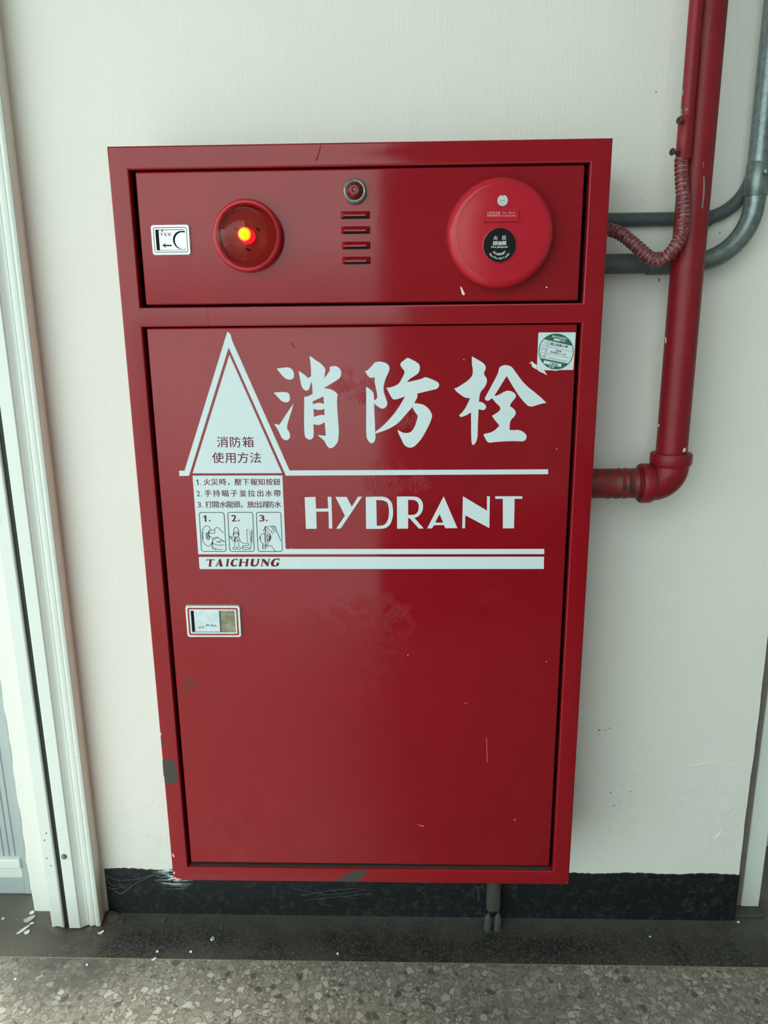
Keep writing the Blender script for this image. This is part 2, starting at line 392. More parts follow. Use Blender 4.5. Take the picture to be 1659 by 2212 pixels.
def m_strip():
    t = NT('terrazzo_black'); v = t.scale(t.pos, 1, 1, 0)
    a = t.voro(270, v); s1 = t.n('ShaderNodeSeparateColor'); t.l(a.outputs['Color'], s1.inputs[0])
    ed = t.voro(270, v, 'DISTANCE_TO_EDGE').outputs['Distance']
    chip = t.math('MULTIPLY', t.ramp(ed, [(0.10, 0.0), (0.22, 1.0)]), t.ramp(s1.outputs[0], [(0.35, 0.0), (0.5, 1.0)]))
    c = t.mix(chip, (0.016, 0.015, 0.014), (0.105, 0.100, 0.088))
    big = t.noise(6, 6, 0.7)
    c = t.mix(t.ramp(big, [(0.45, 0.0), (0.70, 0.8)]), c, (0.080, 0.071, 0.058))
    sep = t.n('ShaderNodeSeparateXYZ'); t.l(t.pos, sep.inputs[0])
    back = t.n('ShaderNodeMapRange'); t.l(t.math('ADD', sep.outputs['Y'], t.math('MULTIPLY', t.noise(22, 5, 0.7), 0.10)), back.inputs['Value'])
    back.inputs['From Min'].default_value = 0.16; back.inputs['From Max'].default_value = 0.235
    c = t.mix(t.math('MULTIPLY', back.outputs[0], 0.8), c, (0.105, 0.097, 0.083))
    lf = t.n('ShaderNodeMapRange'); t.l(t.math('ADD', sep.outputs['X'], t.math('MULTIPLY', t.noise(9, 5, 0.7), 0.25)), lf.inputs['Value'])
    lf.inputs['From Min'].default_value = -0.42; lf.inputs['From Max'].default_value = -0.62
    c = t.mix(t.math('MULTIPLY', lf.outputs[0], 0.8), c, (0.125, 0.110, 0.088))
    c = t.mix(t.ramp(t.voro(60, v).outputs['Distance'], [(0.06, 0.55), (0.10, 0.0)]), c, (0.35, 0.34, 0.30))
    return t.fin(c, 0.5, 0.0, t.bump(t.noise(120, 5, 0.7), 0.25, 0.0015))
M_STRIP = m_strip()
M_VINYL = plain('white_vinyl', (0.60, 0.68, 0.72), 0.42, 0, 0.04, 90)
M_TXT = plain('maroon_print', (0.13, 0.010, 0.024), 0.55, Specular_IOR_Level=0.2)
M_INK = plain('black_ink', (0.022, 0.010, 0.016), 0.55, Specular_IOR_Level=0.2)
M_GREEN = plain('green_print', (0.012, 0.115, 0.062), 0.4)
M_PINK = plain('pink_print', (0.85, 0.42, 0.44), 0.5)
M_WHITEPRINT = plain('white_print', (0.78, 0.80, 0.80), 0.4)
M_BLACK = plain('black_plastic', (0.006, 0.006, 0.007), 0.5, Specular_IOR_Level=0.15)
M_HOLE_SHADE = plain('painted_shade_black', (0.004, 0.003, 0.003), 0.9)  # near-black colour standing in for shade inside holes and gaps
M_CHROME = m_galv('worn_chrome', (0.52, 0.56, 0.56), (0.74, 0.78, 0.78), 0.30, 0.35)
M_STEEL = m_galv('brushed_latch_steel', (0.42, 0.50, 0.54), (0.66, 0.76, 0.80), 0.35, 0.4)
M_BRASSY = m_galv('tarnished_recess', (0.13, 0.115, 0.075), (0.34, 0.32, 0.22), 0.45, 0.4)
M_CHIP = plain('bare_brown_primer', (0.052, 0.038, 0.034), 0.6, 0, 0.3, 200)
M_CHIPGREY = plain('bare_grey_metal', (0.22, 0.22, 0.23), 0.5, 0.2, 0.3, 200)
M_RUST = plain('rusty_screw', (0.075, 0.032, 0.022), 0.6, 0.3, 0.4, 300)
M_DUST = plain('brown_dust', (0.105, 0.085, 0.065), 0.9, 0, 0.6, 420)
M_FITTING = plain('dusty_fitting', (0.055, 0.050, 0.044), 0.85, 0, 0.4, 160)
M_ALU = None
def m_alu():
    t = NT('white_coated_aluminium'); n = t.noise(6, 3)
    c = t.mix(n, (0.70, 0.725, 0.695), (0.76, 0.78, 0.75))
    sp = t.math('MULTIPLY', t.ramp(t.voro(330).outputs['Distance'], [(0.16, 1.0), (0.30, 0.0)]), t.ramp(t.noise(60, 4, .7), [(0.50, 0.0), (0.66, 0.6)]))
    c = t.mix(sp, c, (0.22, 0.20, 0.16))
    sep = t.n('ShaderNodeSeparateXYZ'); t.l(t.pos, sep.inputs[0])
    lo = t.n('ShaderNodeMapRange'); t.l(t.math('ADD', sep.outputs['Z'], t.math('MULTIPLY', t.noise(30, 4), 0.06)), lo.inputs['Value'])
    lo.inputs['From Min'].default_value = 0.12; lo.inputs['From Max'].default_value = 0.02
    c = t.mix(t.math('MULTIPLY', lo.outputs[0], 0.45), c, (0.42, 0.36, 0.26))
    return t.fin(c, 0.42, 0.0, t.bump(t.noise(300, 3), 0.05, 0.0005))
M_ALU = m_alu()
M_BEIGE = plain('beige_sealant', (0.80, 0.76, 0.68), 0.6, 0, 0.12, 25)
M_GASKET = plain('black_rubber', (0.008, 0.010, 0.010), 0.6)
M_LEAF = plain('grey_door_sheet', (0.42, 0.45, 0.47), 0.4, 0.1, 0.08, 12)
M_MORTAR = plain('brown_mortar', (0.20, 0.165, 0.145), 0.9, 0, 0.35, 70)
M_GREYWALL = plain('grey_wall_paint', (0.52, 0.50, 0.50), 0.6, 0, 0.04, 8)
M_BRASS = plain('floor_divider_metal', (0.26, 0.225, 0.15), 0.45, 0.3, 0.3, 120)
M_FLAKE = plain('white_paint_flake', (0.72, 0.72, 0.68), 0.6)
M_DRYLEAF = plain('dry_pale_leaf', (0.50, 0.45, 0.34), 0.7)
M_WEB = plain('cobweb_silk', (0.17, 0.17, 0.165), 0.7)
M_CEIL = plain('warm_grey_ceiling', (0.46, 0.41, 0.37), 0.8, 0, 0.03, 4)  # warm grey chosen to limit bounce light from unseen ceiling and end wall
def m_lens():
    t = NT('red_lens_plastic')
    t.fin((0.90, 0.33, 0.30), 0.03, 0.0, None, Transmission_Weight=1.0, IOR=1.25)
    return t.mat
M_LENS = m_lens()
def m_emit(name, col, st):
    t = NT(name); t.fin(col, 0.4); t.b.inputs['Emission Color'].default_value = (*col, 1); t.b.inputs['Emission Strength'].default_value = st; return t.mat
M_LAMP = m_emit('lit_lamp_core', (1.0, 0.95, 0.0), 60)
M_LAMPHALO = m_emit('lamp_halo_glow', (1.0, 0.02, 0.06), 1.3)  # weak red emission puts the halo round the core into this sleeve
M_LAMPBACK = plain('dark_red_reflector', (0.15, 0.002, 0.006), 0.25)

# ------------------------------------------------------------------ setting
WALL = 0.18                          # face of the wall behind the cabinet
XL, XR = U(71, 1950, WALL).x, 0.7925
def jag_sheet(x0, x1, z0, z1, y, left=0.0, right=0.0, n=60, thick=0.10):
    """thick wall slab whose side edges wander"""
    mb = MB(); v = []
    for k in range(n+1):
        z = z0+(z1-z0)*k/n
        a = x0 + left*(.6*math.sin(z*31+1)+.4*math.sin(z*83)+random.uniform(-.25, .25)); b = x1 + right*(.7*math.sin(z*17)+.3*math.sin(z*61+2)+random.uniform(-.2, .2))
        for x, y_ in ((a, y), (b, y), (b, y+thick), (a, y+thick)): v.append((x, y_, z))
    f = []
    for k in range(n):
        for i in range(4): f.append([4*k+i, 4*k+(i+1) % 4, 4*k+4+(i+1) % 4, 4*k+4+i])
    f += [[0, 1, 2, 3], [4*n+i for i in range(4)]]
    mb.add(v, f); return mb
wb0 = jag_sheet(XL, XR, 0.0, 2.9, WALL, 0.0018, 0.0011, 600)
for P, r_ in (([(1478, 1657), (1505, 1654), (1530, 1648), (1545, 1651), (1580, 1654), (1618, 1660)], .0016), ([(1353, 442), (1362, 438), (1368, 438), (1374, 430)], .0009), ([(1377, 444), (1379, 436), (1386, 428), (1393, 436), (1400, 437)], .0009), ([(1398, 432), (1408, 420), (1420, 408)], .0005), ([(1545, 1812), (1556, 1798), (1562, 1790)], .0014), ([(1500, 1840), (1496, 1826), (1494, 1815)], .0009), ([(335, 1752), (345, 1735), (352, 1722)], .0008)):
    wb0.tube(smooth_line([U(a, b, WALL+.0002) for a, b in P], 6), r_, 10, 0)
def spot(mb_, a, b, ra, rb, y, mi):
    c = U(a, b, y); k = .00078
    mb_.poly([[(c.x+ra*k*math.cos(t)*random.uniform(.8, 1.15), c.z+rb*k*math.sin(t)*random.uniform(.8, 1.15)) for t in [2*PI*i/9 for i in range(9)]]], y, mi)
for a, b, ra, rb in ((1294, 1577.5, 4, 2.4), (1308, 1577.5, 2.0, 1.5), (1316, 1573, 2.4, 1.6), (1286, 1571, 1.6, 1.2), (1295, 1586, 1.5, 1.2)): spot(wb0, a, b, ra, rb, WALL-.0002, 1)
for a, b, ra, rb in ((1417, 198, 1.2, 1.8), (1362, 1710, 1.4, 1.6), (1326, 1740, 1.6, 1.6), (1319, 1712, 1.2, 2.4), (1345, 470, .1, .1), (1445, 1535, .8, .8), (1555, 503, 1, 3), (1424, 605, 1.2, 5)): spot(wb0, a, b, ra, rb, WALL-.0002, 2)
struct(wb0.build('wall_back', [M_WALL, plain('brown_stain', (0.28, 0.18, 0.10), .7), M_INK]))
FL = MB()
B_Y = 0.0550                          # divider between black border and grey terrazzo
FL.add([(-3, -1.9, 0), (3, -1.9, 0), (3, B_Y, 0), (-3, B_Y, 0)], [[0, 1, 2, 3]], 0)
FL.add([(-3, B_Y, 0), (3, B_Y, 0), (3, 0.9, 0), (-3, 0.9, 0)], [[0, 1, 2, 3]], 1)
FL.add([(-3, -1.9, -0.1), (3, -1.9, -0.1), (3, 0.9, -0.1), (-3, 0.9, -0.1)], [[3, 2, 1, 0]], 0)
struct(FL.build('floor', [M_TERR, M_STRIP]))
mb = MB(); mb.box((-3, B_Y-0.0011, -0.01), (3, B_Y+0.0011, 0.0004)); struct(mb.build('trim_1', M_BRASS))
mb = MB(); j0 = UF(668, 2090); j1 = UF(650, 2212); dd = (j1-j0).normalized(); q0 = Vector((j0.x, B_Y-0.0012, 0)); q1 = q0 + Vector((dd.x/abs(dd.y), -1, 0))*1.9
w_ = Vector((0.0009, 0, 0))
mb.add([q0-w_, q0+w_, q1+w_, q1-w_, q0-w_+Vector((0, 0, .0004)), q0+w_+Vector((0, 0, .0004)), q1+w_+Vector((0, 0, .0004)), q1-w_+Vector((0, 0, .0004))],
       [[0, 1, 2, 3], [4, 5, 6, 7], [0, 1, 5, 4], [1, 2, 6, 5], [2, 3, 7, 6], [3, 0, 4, 7]])
struct(mb.build('trim_2', M_BRASS))
# skirting: painted band with a ragged top edge
mb = MB(); N = 260; v = []; x0, x1 = U(226.5, 1890, .178).x, 0.7945
for k in range(N+1):
    x = x0+(x1-x0)*k/N; t_ = 0.1150 + 0.0030*(k/N) + 0.0014*math.sin(k*0.21) + random.uniform(-.0012, .0010)
    lo = -0.001
    for y_, z_ in ((0.1772, lo), (0.1774, t_-0.0006), (0.1782, t_), (WALL+0.001, t_), (WALL+0.001, lo)): v.append((x, y_, z_))
f = []
for k in range(N):
    for i in range(5): f.append([5*k+i, 5*k+(i+1) % 5, 5*k+5+(i+1) % 5, 5*k+5+i])
f += [[0, 1, 2, 3, 4], [5*N+i for i in range(5)]]
mb.add(v, f); struct(mb.build('baseboard_back', M_BOARD))
# unseen surroundings: masses added in front to block light, ceiling, end wall
mb = MB(); mb.box((-0.02, -7.2, -0.3), (14, -6.2, 8.5)); mb.box((-0.30, -7.2, 8.5), (14, -6.2, 16.0)); mb.box((-0.005, -2.02, -0.3), (3.0, -1.9, 0.75)); struct(mb.build('unseen_light_blocker', plain('dark_blocker', (0.10, 0.095, 0.088), 0.8, 0, 0.1, 1)))  # unseen facade and low wall shaped to block sun and darken cabinet reflections
mb = MB(); mb.box((2.9, -1.9, 0), (3.0, 0.9, 2.9)); struct(mb.build('wall_right', M_CEIL))  # closes the unseen end to block light from the right
mb = MB(); mb.box((-6, -1.9, 2.9), (3, 0.9, 9.0)); struct(mb.build('ceiling', M_CEIL))

# left door: coated frame with black gasket, moulded edge; recessed ribbed leaf further left
FYL = 0.129
def fx(p, v=1950.6, y=FYL): return U(p, v, y).x
a0, g0, g1, b1, m1, m2 = fx(104), fx(131), fx(141.6), fx(167.5), fx(184.5), fx(211.5, y=FYL+.0065)
prof = [(a0, WALL), (a0, FYL+.003), (a0+.003, FYL), (g0-.002, FYL), (g0, FYL+.002), (g0, FYL+.012), (g1, FYL+.012), (g1, FYL+.002), (g1+.002, FYL), (b1-.0015, FYL), (b1, FYL+.0015),
        (b1, FYL+.004), (b1+.0009, FYL+.004), (b1+.0009, FYL+.0015)]
for j in range(1, 9):
    q = j/8; prof.append((b1+.0009+(m1-b1-.0012)*q, FYL+.0015+.0085*math.sin(PI/2*q)))
prof += [(m1, FYL+.0055)]
M2Y = FYL+.0065; wr_ = m2-m1
for f0, f1 in ((0.02, .52), (.56, .86), (.90, 1.0)):
    for q in (0, .25, .5, .75, 1): prof.append((m1+wr_*(f0+(f1-f0)*q), M2Y-.0011*math.sin(PI*q)))
    if f1 < 1: prof.append((m1+wr_*(f1+.01), M2Y+.0016)); prof.append((m1+wr_*(f1+.03), M2Y+.0016))
prof += [(m2-.0002, M2Y+.002), (-.6092, WALL)]
mb = MB(); n = len(prof); zt = 2.3
mb.add([(x, y, 0.004) for x, y in prof]+[(x, y, zt) for x, y in prof], [[i, (i+1) % n, n+(i+1) % n, n+i] for i in range(n)]+[list(range(n)), list(range(n, 2*n))])
door = struct(mb.build('door_1', M_ALU, smooth=30))
mb = MB(); mb.box((g0+.0003, FYL+.006, 0.004), (g1-.0003, FYL+.013, zt)); mb.build('gasket', M_GASKET, door)
mb = MB(); q_ = [(m2-.004, M2Y+.003), (m2+.0002, M2Y+.0022), (-.6086, WALL+.002), (-.620, WALL+.002)]; mb.add([(x, y, .004) for x, y in q_]+[(x, y, zt) for x, y in q_], [[i, (i+1) % 4, 4+(i+1) % 4, 4+i] for i in range(4)]+[[0, 1, 2, 3], [4, 5, 6, 7]]); lab(mb.build('side_return', M_BEIGE, door, smooth=40), 'beige side of the white door frame')
sp_ = U(138.5, 1850, FYL)
mb = MB(); mb.lathe(sp_, (0, -1, 0), [(0.0062, 0), (0.0062, 0.001), (0.005, 0.0025), (0.0044, 0.0025), (0.0040, 0.004), (0.0022, 0.0052), (0.0, 0.0054)], 28)
lab(mb.build('screw', M_BRASSY, door, smooth=40), 'round headed screw near the foot of the frame')
mb = MB()
for a, b in ((100, 1800), (96, 1815), (101, 1854), (110, 1870)):
    p = U(a, b, FYL-.0002); mb.poly([[(p.x+.0015*math.cos(i), p.z+.0015*math.sin(i)) for i in [2*PI*k/10 for k in range(10)]]], FYL-.0001)
mb.build('screw_hole', M_HOLE_SHADE, door)  # flat black discs stand in for the shade in the holes
LY = 0.232
def lx(p): return U(p, 1840, LY).x
def lz(q): return U(25, q, LY).z
mb = MB(); xr = lx(57); xs = lx(44); zb = lz(1851)
k = 0; x = xs
pr = []
while x > -1.6:
    pr += [(x, LY+.004), (x-.002, LY+.001), (x-.011, LY+.001), (x-.0125, LY+.004)]; x -= .0135
pr = pr+[(x, LY+.03), (xs, LY+.03)]; n = len(pr)
mb.add([(x_, y_, zb) for x_, y_ in pr]+[(x_, y_, 2.3) for x_, y_ in pr], [[i, (i+1) % n, n+(i+1) % n, n+i] for i in range(n)]+[list(range(n)), list(range(n, 2*n))])
mb.box((xs, LY-.004, 0.002), (xr, LY+.03, 2.3), 0, .002)
door2 = struct(mb.build('door_2', M_LEAF))
mb = MB(); mb.box((-1.6, LY-.010, lz(1871)), (xs, LY+.02, lz(1851)), 0, .003); mb.box((-1.6, LY-.004, lz(1893)), (xs, LY+.02, lz(1871)), 0, .002)
lab(mb.build('sill_ledge', M_ALU, door2), 'white ledge across the foot of the grey door')
mb = MB(); mb.box((-1.6, LY-.002, 0.001), (xs, LY+.02, lz(1893)), 0, .002); mb.build('bottom_rail', M_LEAF, door2)
mb = MB(); mb.box((-3, 0.262, 0), (-1.6, 0.36, 2.9)); mb.box((-1.6, .262, 2.3), (XL, .36, 2.9)); struct(mb.build('wall_left', M_WALL))

# right: set-back white post on a cement foot, mortar joint, grey wall beyond with its own skirting
PY = 0.208
mb = MB(); mb.box((U(1601, 1960, PY).x, PY, 0.010), (U(1638.5, 1960, PY).x, PY+.05, 2.9), 0, .0015); struct(mb.build('trim_3', M_ALU))
mb = MB(); mb.box((XR-.004, PY+.004, 0.0), (U(1606, 1960, PY).x, PY+.05, 2.9)); struct(mb.build('trim_4', M_MORTAR))
mb = MB(); mb.box((XR+.001, WALL+.004, 0), (U(1640, 1960, PY).x, PY+.05, 0.0095), 0, .003); struct(mb.build('trim_5', M_FITTING))
RY = 0.42
mb = MB(); mb.box((0.70, RY, 0), (3, RY+.1, 2.9)); struct(mb.build('wall_far', M_GREYWALL))
mb = MB(); mb.box((0.75, RY-.006, 0), (3, RY, U(1648, 1912, RY-.006).z), 0, .002); struct(mb.build('baseboard_far', M_BOARD))

# ------------------------------------------------------------------ hydrant cabinet
CW, CH = 0.76, 1.302
Z0 = FLOOR
cab = thing('hydrant_cabinet', 'large red steel fire hydrant cabinet fixed to the cream wall above the black skirting', 'fire hydrant cabinet', (0, 0.09, Z0))
def rect(TL, TR, BR, BL, y):
    p = [U(*q, y) for q in (TL, TR, BR, BL)]
    return ((p[0].x+p[3].x)/2, (p[1].x+p[2].x)/2, (p[2].z+p[3].z)/2, (p[0].z+p[1].z)/2)     # x0, x1, z0, z1
PY0 = 0.0035                          # faces of panel and door sit just behind the frame
ux0, ux1, uz0, uz1 = rect((290.5, 374), (1264, 352), (1250, 648), (315, 661), PY0)
dx0, dx1, dz0, dz1 = rect((315.5, 706.5), (1247, 702), (1188, 1872), (411.5, 1863), PY0)
ox0, ox1 = U(306, 706, 0).x, U(1257.5, 702, 0).x
ox0 = (ox0 + U(279.5, 367, 0).x + U(402.5, 1869, 0).x)/3; ox1 = (ox1 + U(1275.5, 350, 0).x + U(1194.5, 1880, 0).x)/3
zs = [Z0, U(800, 1878, 0).z, U(800, 702, 0).z, U(800, 659, 0).z, U(800, 358, 0).z, Z0+CH]
xs_ = [-CW/2, ox0, ox1, CW/2]
bm = bmesh.new(); vv = {}
for i, x in enumerate(xs_):
    for j, z in enumerate(zs): vv[i, j] = bm.verts.new((x, 0, z))
for i in range(3):
    for j in range(5):
        if i == 1 and j in (1, 3): continue
        bm.faces.new((vv[i, j], vv[i+1, j], vv[i+1, j+1], vv[i, j+1]))
r = bmesh.ops.extrude_face_region(bm, geom=bm.faces[:])
for g in r['geom']:
    if isinstance(g, bmesh.types.BMVert): g.co.y += 0.016
bmesh.ops.recalc_face_normals(bm, faces=bm.faces[:])
ed = [e_ for e_ in bm.edges if len(e_.link_faces) == 2 and e_.calc_face_angle(0) > 0.5 and min(v.co.y for v in e_.verts) < 0.001 and max(v.co.y for v in e_.verts) < 0.001]
bmesh.ops.bevel(bm, geom=ed, offset=0.0028, segments=3, affect='EDGES', profile=0.5)
mb = MB(); mb.bm(bm, 0)
CHIPS = [[(351, 1641), (366, 1640), (380, 1646), (381, 1660), (384, 1672), (382, 1690), (372, 1693), (362, 1695), (354, 1680), (352, 1660)],
         [(725, 1903), (733, 1897), (748, 1890), (757, 1884), (776, 1880), (793, 1878), (789, 1889), (780, 1896), (772, 1905), (745, 1904.5)],
         [(912, 1907), (918, 1903.5), (926, 1904), (929, 1908)], [(347, 1597), (352, 1603), (357, 1608), (350, 1609)],
         [(1221, 1908), (1226, 1904), (1228, 1909)], [(1155, 1880), (1160, 1888), (1165, 1880)]]
for c in CHIPS: mb.poly([soften(px(c, 0), 70, 1)], -0.00005, 1)
for c in ([(374, 1842), (377, 1850), (376, 1853), (372, 1848)], [(375, 1882), (378, 1884), (377, 1890), (374, 1886)], [(375, 1893), (382, 1897), (393, 1899), (384, 1901), (376, 1899)], [(346, 1580), (349, 1585), (347, 1590)]):
    mb.poly([px(c, 0)], -0.00006, 2)
# brown dirt caught in the lower gap
v = []; N = 120
for k in range(N+1):
    x = ox0+.004+(ox1-ox0-.008)*k/N; v += [(x, 0.0022, zs[1]-.0006), (x, 0.007, zs[1]+.0004+random.uniform(0, .0014)), (x, 0.014, zs[1]+.001)]
mb.add(v, [[3*k+i, 3*k+i+1, 3*k+i+4, 3*k+i+3] for k in range(N) for i in range(2)], 1)
mb.tube(smooth_line([U(a, b, .0003) for a, b in ((692, 313), (691, 322), (687, 336), (683, 347))], 6), [.0006+.0006*k/18 for k in range(19)], 10, 0)
mb.build('frame', [M_RED, M_CHIP, M_PINK, M_DUST], cab, smooth=35)
# shell behind the frame, open towards the front
mb = MB(); e_ = 0.0012
xa, xb, za, zb_ = -CW/2+e_, CW/2-e_, Z0+e_, Z0+CH-e_
t_ = 0.0015
mb.box((xa, 0.0155, za), (xa+t_, WALL-.0005, zb_)); mb.box((xb-t_, 0.0155, za), (xb, WALL-.0005, zb_))
mb.box((xa+t_, 0.0155, za), (xb-t_, WALL-.0005, za+t_)); mb.box((xa+t_, 0.0155, zb_-t_), (xb-t_, WALL-.0005, zb_))
mb.box((xa+t_, 0.06, za+t_), (xb-t_, 0.062, zb_-t_), 1)  # black sheet paints the shade behind the door gaps
mb.build('body', [M_RED, M_HOLE_SHADE], cab)

# alarm panel with four louvres
def sheet(x0, x1, z0, z1, y, bev=0.0032):
    m_ = MB(); m_.box((x0, y, z0), (x1, y+0.020, z1), 0, bev, 3); return m_
mb = sheet(ux0, ux1, uz0, uz1, PY0)
for c in ([(994, 619), (997, 620), (1004, 634), (1003, 638), (998, 636)], [(1179, 619), (1182, 619), (1182, 622), (1179, 622)]): mb.poly([px(c, PY0)], PY0-.00005, 1)
panel = mb.build('alarm_panel', [M_RED, M_FLAKE], cab, smooth=35)
for k, (cy, xa, xb) in enumerate(((456.5, 735, 799.5), (489, 736.5, 800), (522, 738, 800.5), (554.5, 738.5, 801))):
    L0 = U(xa, cy, PY0); R0 = U(xb, cy+1, PY0); zb2 = U(xa, cy+17, PY0).z; zt2 = L0.z; x0, x1 = L0.x, R0.x; h = 0.0075; i_ = 0.006
    m2_ = MB(); y0 = PY0+.0003
    zs1 = zb2+.0032
    P = [(x0, y0, zt2), (x1, y0, zt2), (x1, y0, zb2+.0005), (x0, y0, zb2+.0005), (x0+i_, y0-h, zt2-.005), (x1-i_, y0-h, zt2-.005), (x1-i_, y0-h*1.05, zs1), (x0+i_, y0-h*1.05, zs1)]
    m2_.add(P, [[0, 1, 5, 4], [4, 5, 6, 7], [0, 4, 7, 3], [1, 2, 6, 5]], 0)
    # underside slot, its shade painted on as black faces
    m2_.add([(x0+.002, y0-.0006, zb2+.0002), (x1-.002, y0-.0006, zb2+.0002), (x1-.004, y0-.0006, zs1), (x0+.004, y0-.0006, zs1)], [[0, 1, 2, 3]], 1)
    m2_.add([P[3], P[2], P[6], P[7]], [[0, 1, 2, 3]], 1)
    o = m2_.build('louver', [M_RED, M_HOLE_SHADE], panel, smooth=None)
    md = o.modifiers.new('b', 'BEVEL'); md.width = .0012; md.segments = 2

# slide latch in the alarm panel
def latch_frame(quad, y, th, rim, mats, rings):
    x0, x1, z0, z1 = rect(*quad, y); m_ = MB()
    def rr(i, rad): return [(x0+i+rad-rad*math.cos(a) if cx == 0 else x1-i-rad+rad*math.cos(a), (z0+i+rad-rad*math.sin(a)) if cz == 0 else z1-i-rad+rad*math.sin(a))
                            for cx, cz, A in ((0, 0, (0, PI/2)), (1, 0, (PI/2, 0)), (1, 1, (0, PI/2)), (0, 1, (PI/2, 0))) for a in [A[0]+(A[1]-A[0])*k/5 for k in range(6)]]
    prof = rings
    loops = [rr(i, max(.0006, rad)) for i, rad, h in prof]; n = len(loops[0]); v = []
    for L, (i, rad, h) in zip(loops, prof): v += [(a, y-h, b) for a, b in L]
    for k in range(len(prof)-1): m_.add(v, [], 0) if False else None
    o = len(m_.v); m_.v += v
    for k in range(len(prof)-1):
        for q in range(n): m_.f.append([o+k*n+q, o+k*n+(q+1) % n, o+(k+1)*n+(q+1) % n, o+(k+1)*n+q]); m_.m.append(mats[k])
    return m_, (x0, x1, z0, z1)
mb, (sx0, sx1, sz0, sz1) = latch_frame(((326, 486.5), (410, 484.5), (413.5, 550.5), (331, 553)), PY0, 0, 0, [0, 0, 1, 1, 0, 0, 0],
    [(0, .004, 0), (.0008, .004, .0035), (.0040, .003, .0035), (.0044, .0025, .0022), (.0050, .002, .0035), (.0072, .0015, .0035), (.0074, .001, -.003)][:7])
lat = lab(mb.build('slide_latch', [M_CHROME, M_BLACK], cab, smooth=30), 'silver slide latch reading TEE at the left of the alarm panel')
i_ = .0076; ix0, ix1, iz0, iz1 = sx0+i_, sx1-i_, sz0+i_, sz1-i_
mb = MB(); mb.box((ix0-.001, PY0-.0004, iz0-.001), (ix1+.001, PY0-.0001, iz1+.001)); mb.build('latch_recess', M_HOLE_SHADE, lat)  # flat black plate paints the shade of the recess
mb = MB(); p = U(395, 520, PY0-.0005); mb.lathe(p, (0, -1, 0), [(0.0125, 0), (0.0122, .0006), (0, .0006)], 40); mb.build('latch_bolt', M_CHROME, lat)
cx_, cz_, rr_ = U(393, 519, PY0).x, U(393, 519, PY0).z, 0.0135
ysl = PY0-.0022
out = [(ix0+.0045, iz0+.0004), (ix1-.0004, iz0+.0004), (ix1-.0004, cz_-rr_)]
out += [(cx_-rr_*math.sin(a), cz_-rr_*math.cos(a)) for a in [PI*k/20 for k in range(21)]]
out += [(ix1-.0004, cz_+rr_), (ix1-.0004, iz1-.0004), (ix0+.0045, iz1-.0004)]
mb = MB(); mb.poly([out], ysl+.0015, 0, .0015)
latin_px(mb, 'TEE', 357.5, 506.5, 26, 6.5, ysl-.0001, 1, 0.012)
a_ = px([(350, 530), (358.5, 525), (357, 528.6), (371, 528.6), (371, 532), (357, 532), (359.5, 536.5)], ysl); mb.poly([a_], ysl-.00005, 1)
for c in ([(350, 495), (352, 498), (350.5, 501.5), (348.5, 500)], [(350, 541), (358, 541), (358, 542.5), (350, 542.5)]): mb.poly([px(c, ysl)], ysl-.00005, 2)
mb.build('latch_slider', [M_CHROME, M_TXT, M_INK], lat)

# flashing warning light
wl = U(537.0, 511.5, PY0); RB = 0.0535
mb = MB(); mb.lathe(wl, (0, -1, 0), [(RB, 0), (RB, 0.010), (RB-.0012, .0150), (RB-.003, .0165), (RB-.0062, .0165), (RB-.0066, .0130)], 96, 0, False)
mb.lathe(wl, (0, -1, 0), [(0.0, .004), (RB-.004, .004)], 96, 1, False)
wb_ = lab(mb.build('warning_light', [M_REDPLASTIC, M_LAMPBACK], cab, smooth=40), 'round red warning light, lit, at the left of the alarm panel')
R1 = RB-.0068; H = 0.046; prof = []
for k in range(31):
    a = PI/2*k/30; prof.append((R1*math.cos(a)**0.85 if k < 30 else 0.0, .013+H*math.sin(a) + 0.0))
inner = [(max(0, r_-.0022), h_-.0022 if h_ > .016 else h_) for r_, h_ in prof]
inn = []
for k, (r_, h_) in enumerate(inner):
    inn.append((r_+(0.00028 if (k % 2 and k < 27) else 0), h_))
mb = MB(); mb.lathe(wl, (0, -1, 0), prof+inn[::-1], 96, 0, False)
mb.build('lens', M_LENS, wb_, smooth=60)
mb = MB()
core = wl + Vector((0, -.034, 0)); sph = lambda r, n=12: [(r*math.sin(PI*k/n), -r*math.cos(PI*k/n)) for k in range(n+1)]
mb.lathe(core, (0, -1, 0), sph(.0068), 32, 0, False)
mb.lathe(wl+Vector((0, -.004, 0)), (0, -1, 0), [(.012, 0), (.0115, .018), (.0105, .026), (.0095, .0262), (.006, .024)], 40, 1, False)  # glowing sleeve added to give the core its halo
for a in range(3):
    an = a*2*PI/3+.5; q = wl+Vector((.02*math.cos(an), -.004, .02*math.sin(an))); mb.lathe(q, (0, -1, 0), [(.0016, 0), (.0016, .016)], 10, 2)
mb.build('bulb', [M_LAMP, M_LAMPHALO, M_INK], wb_, smooth=40)

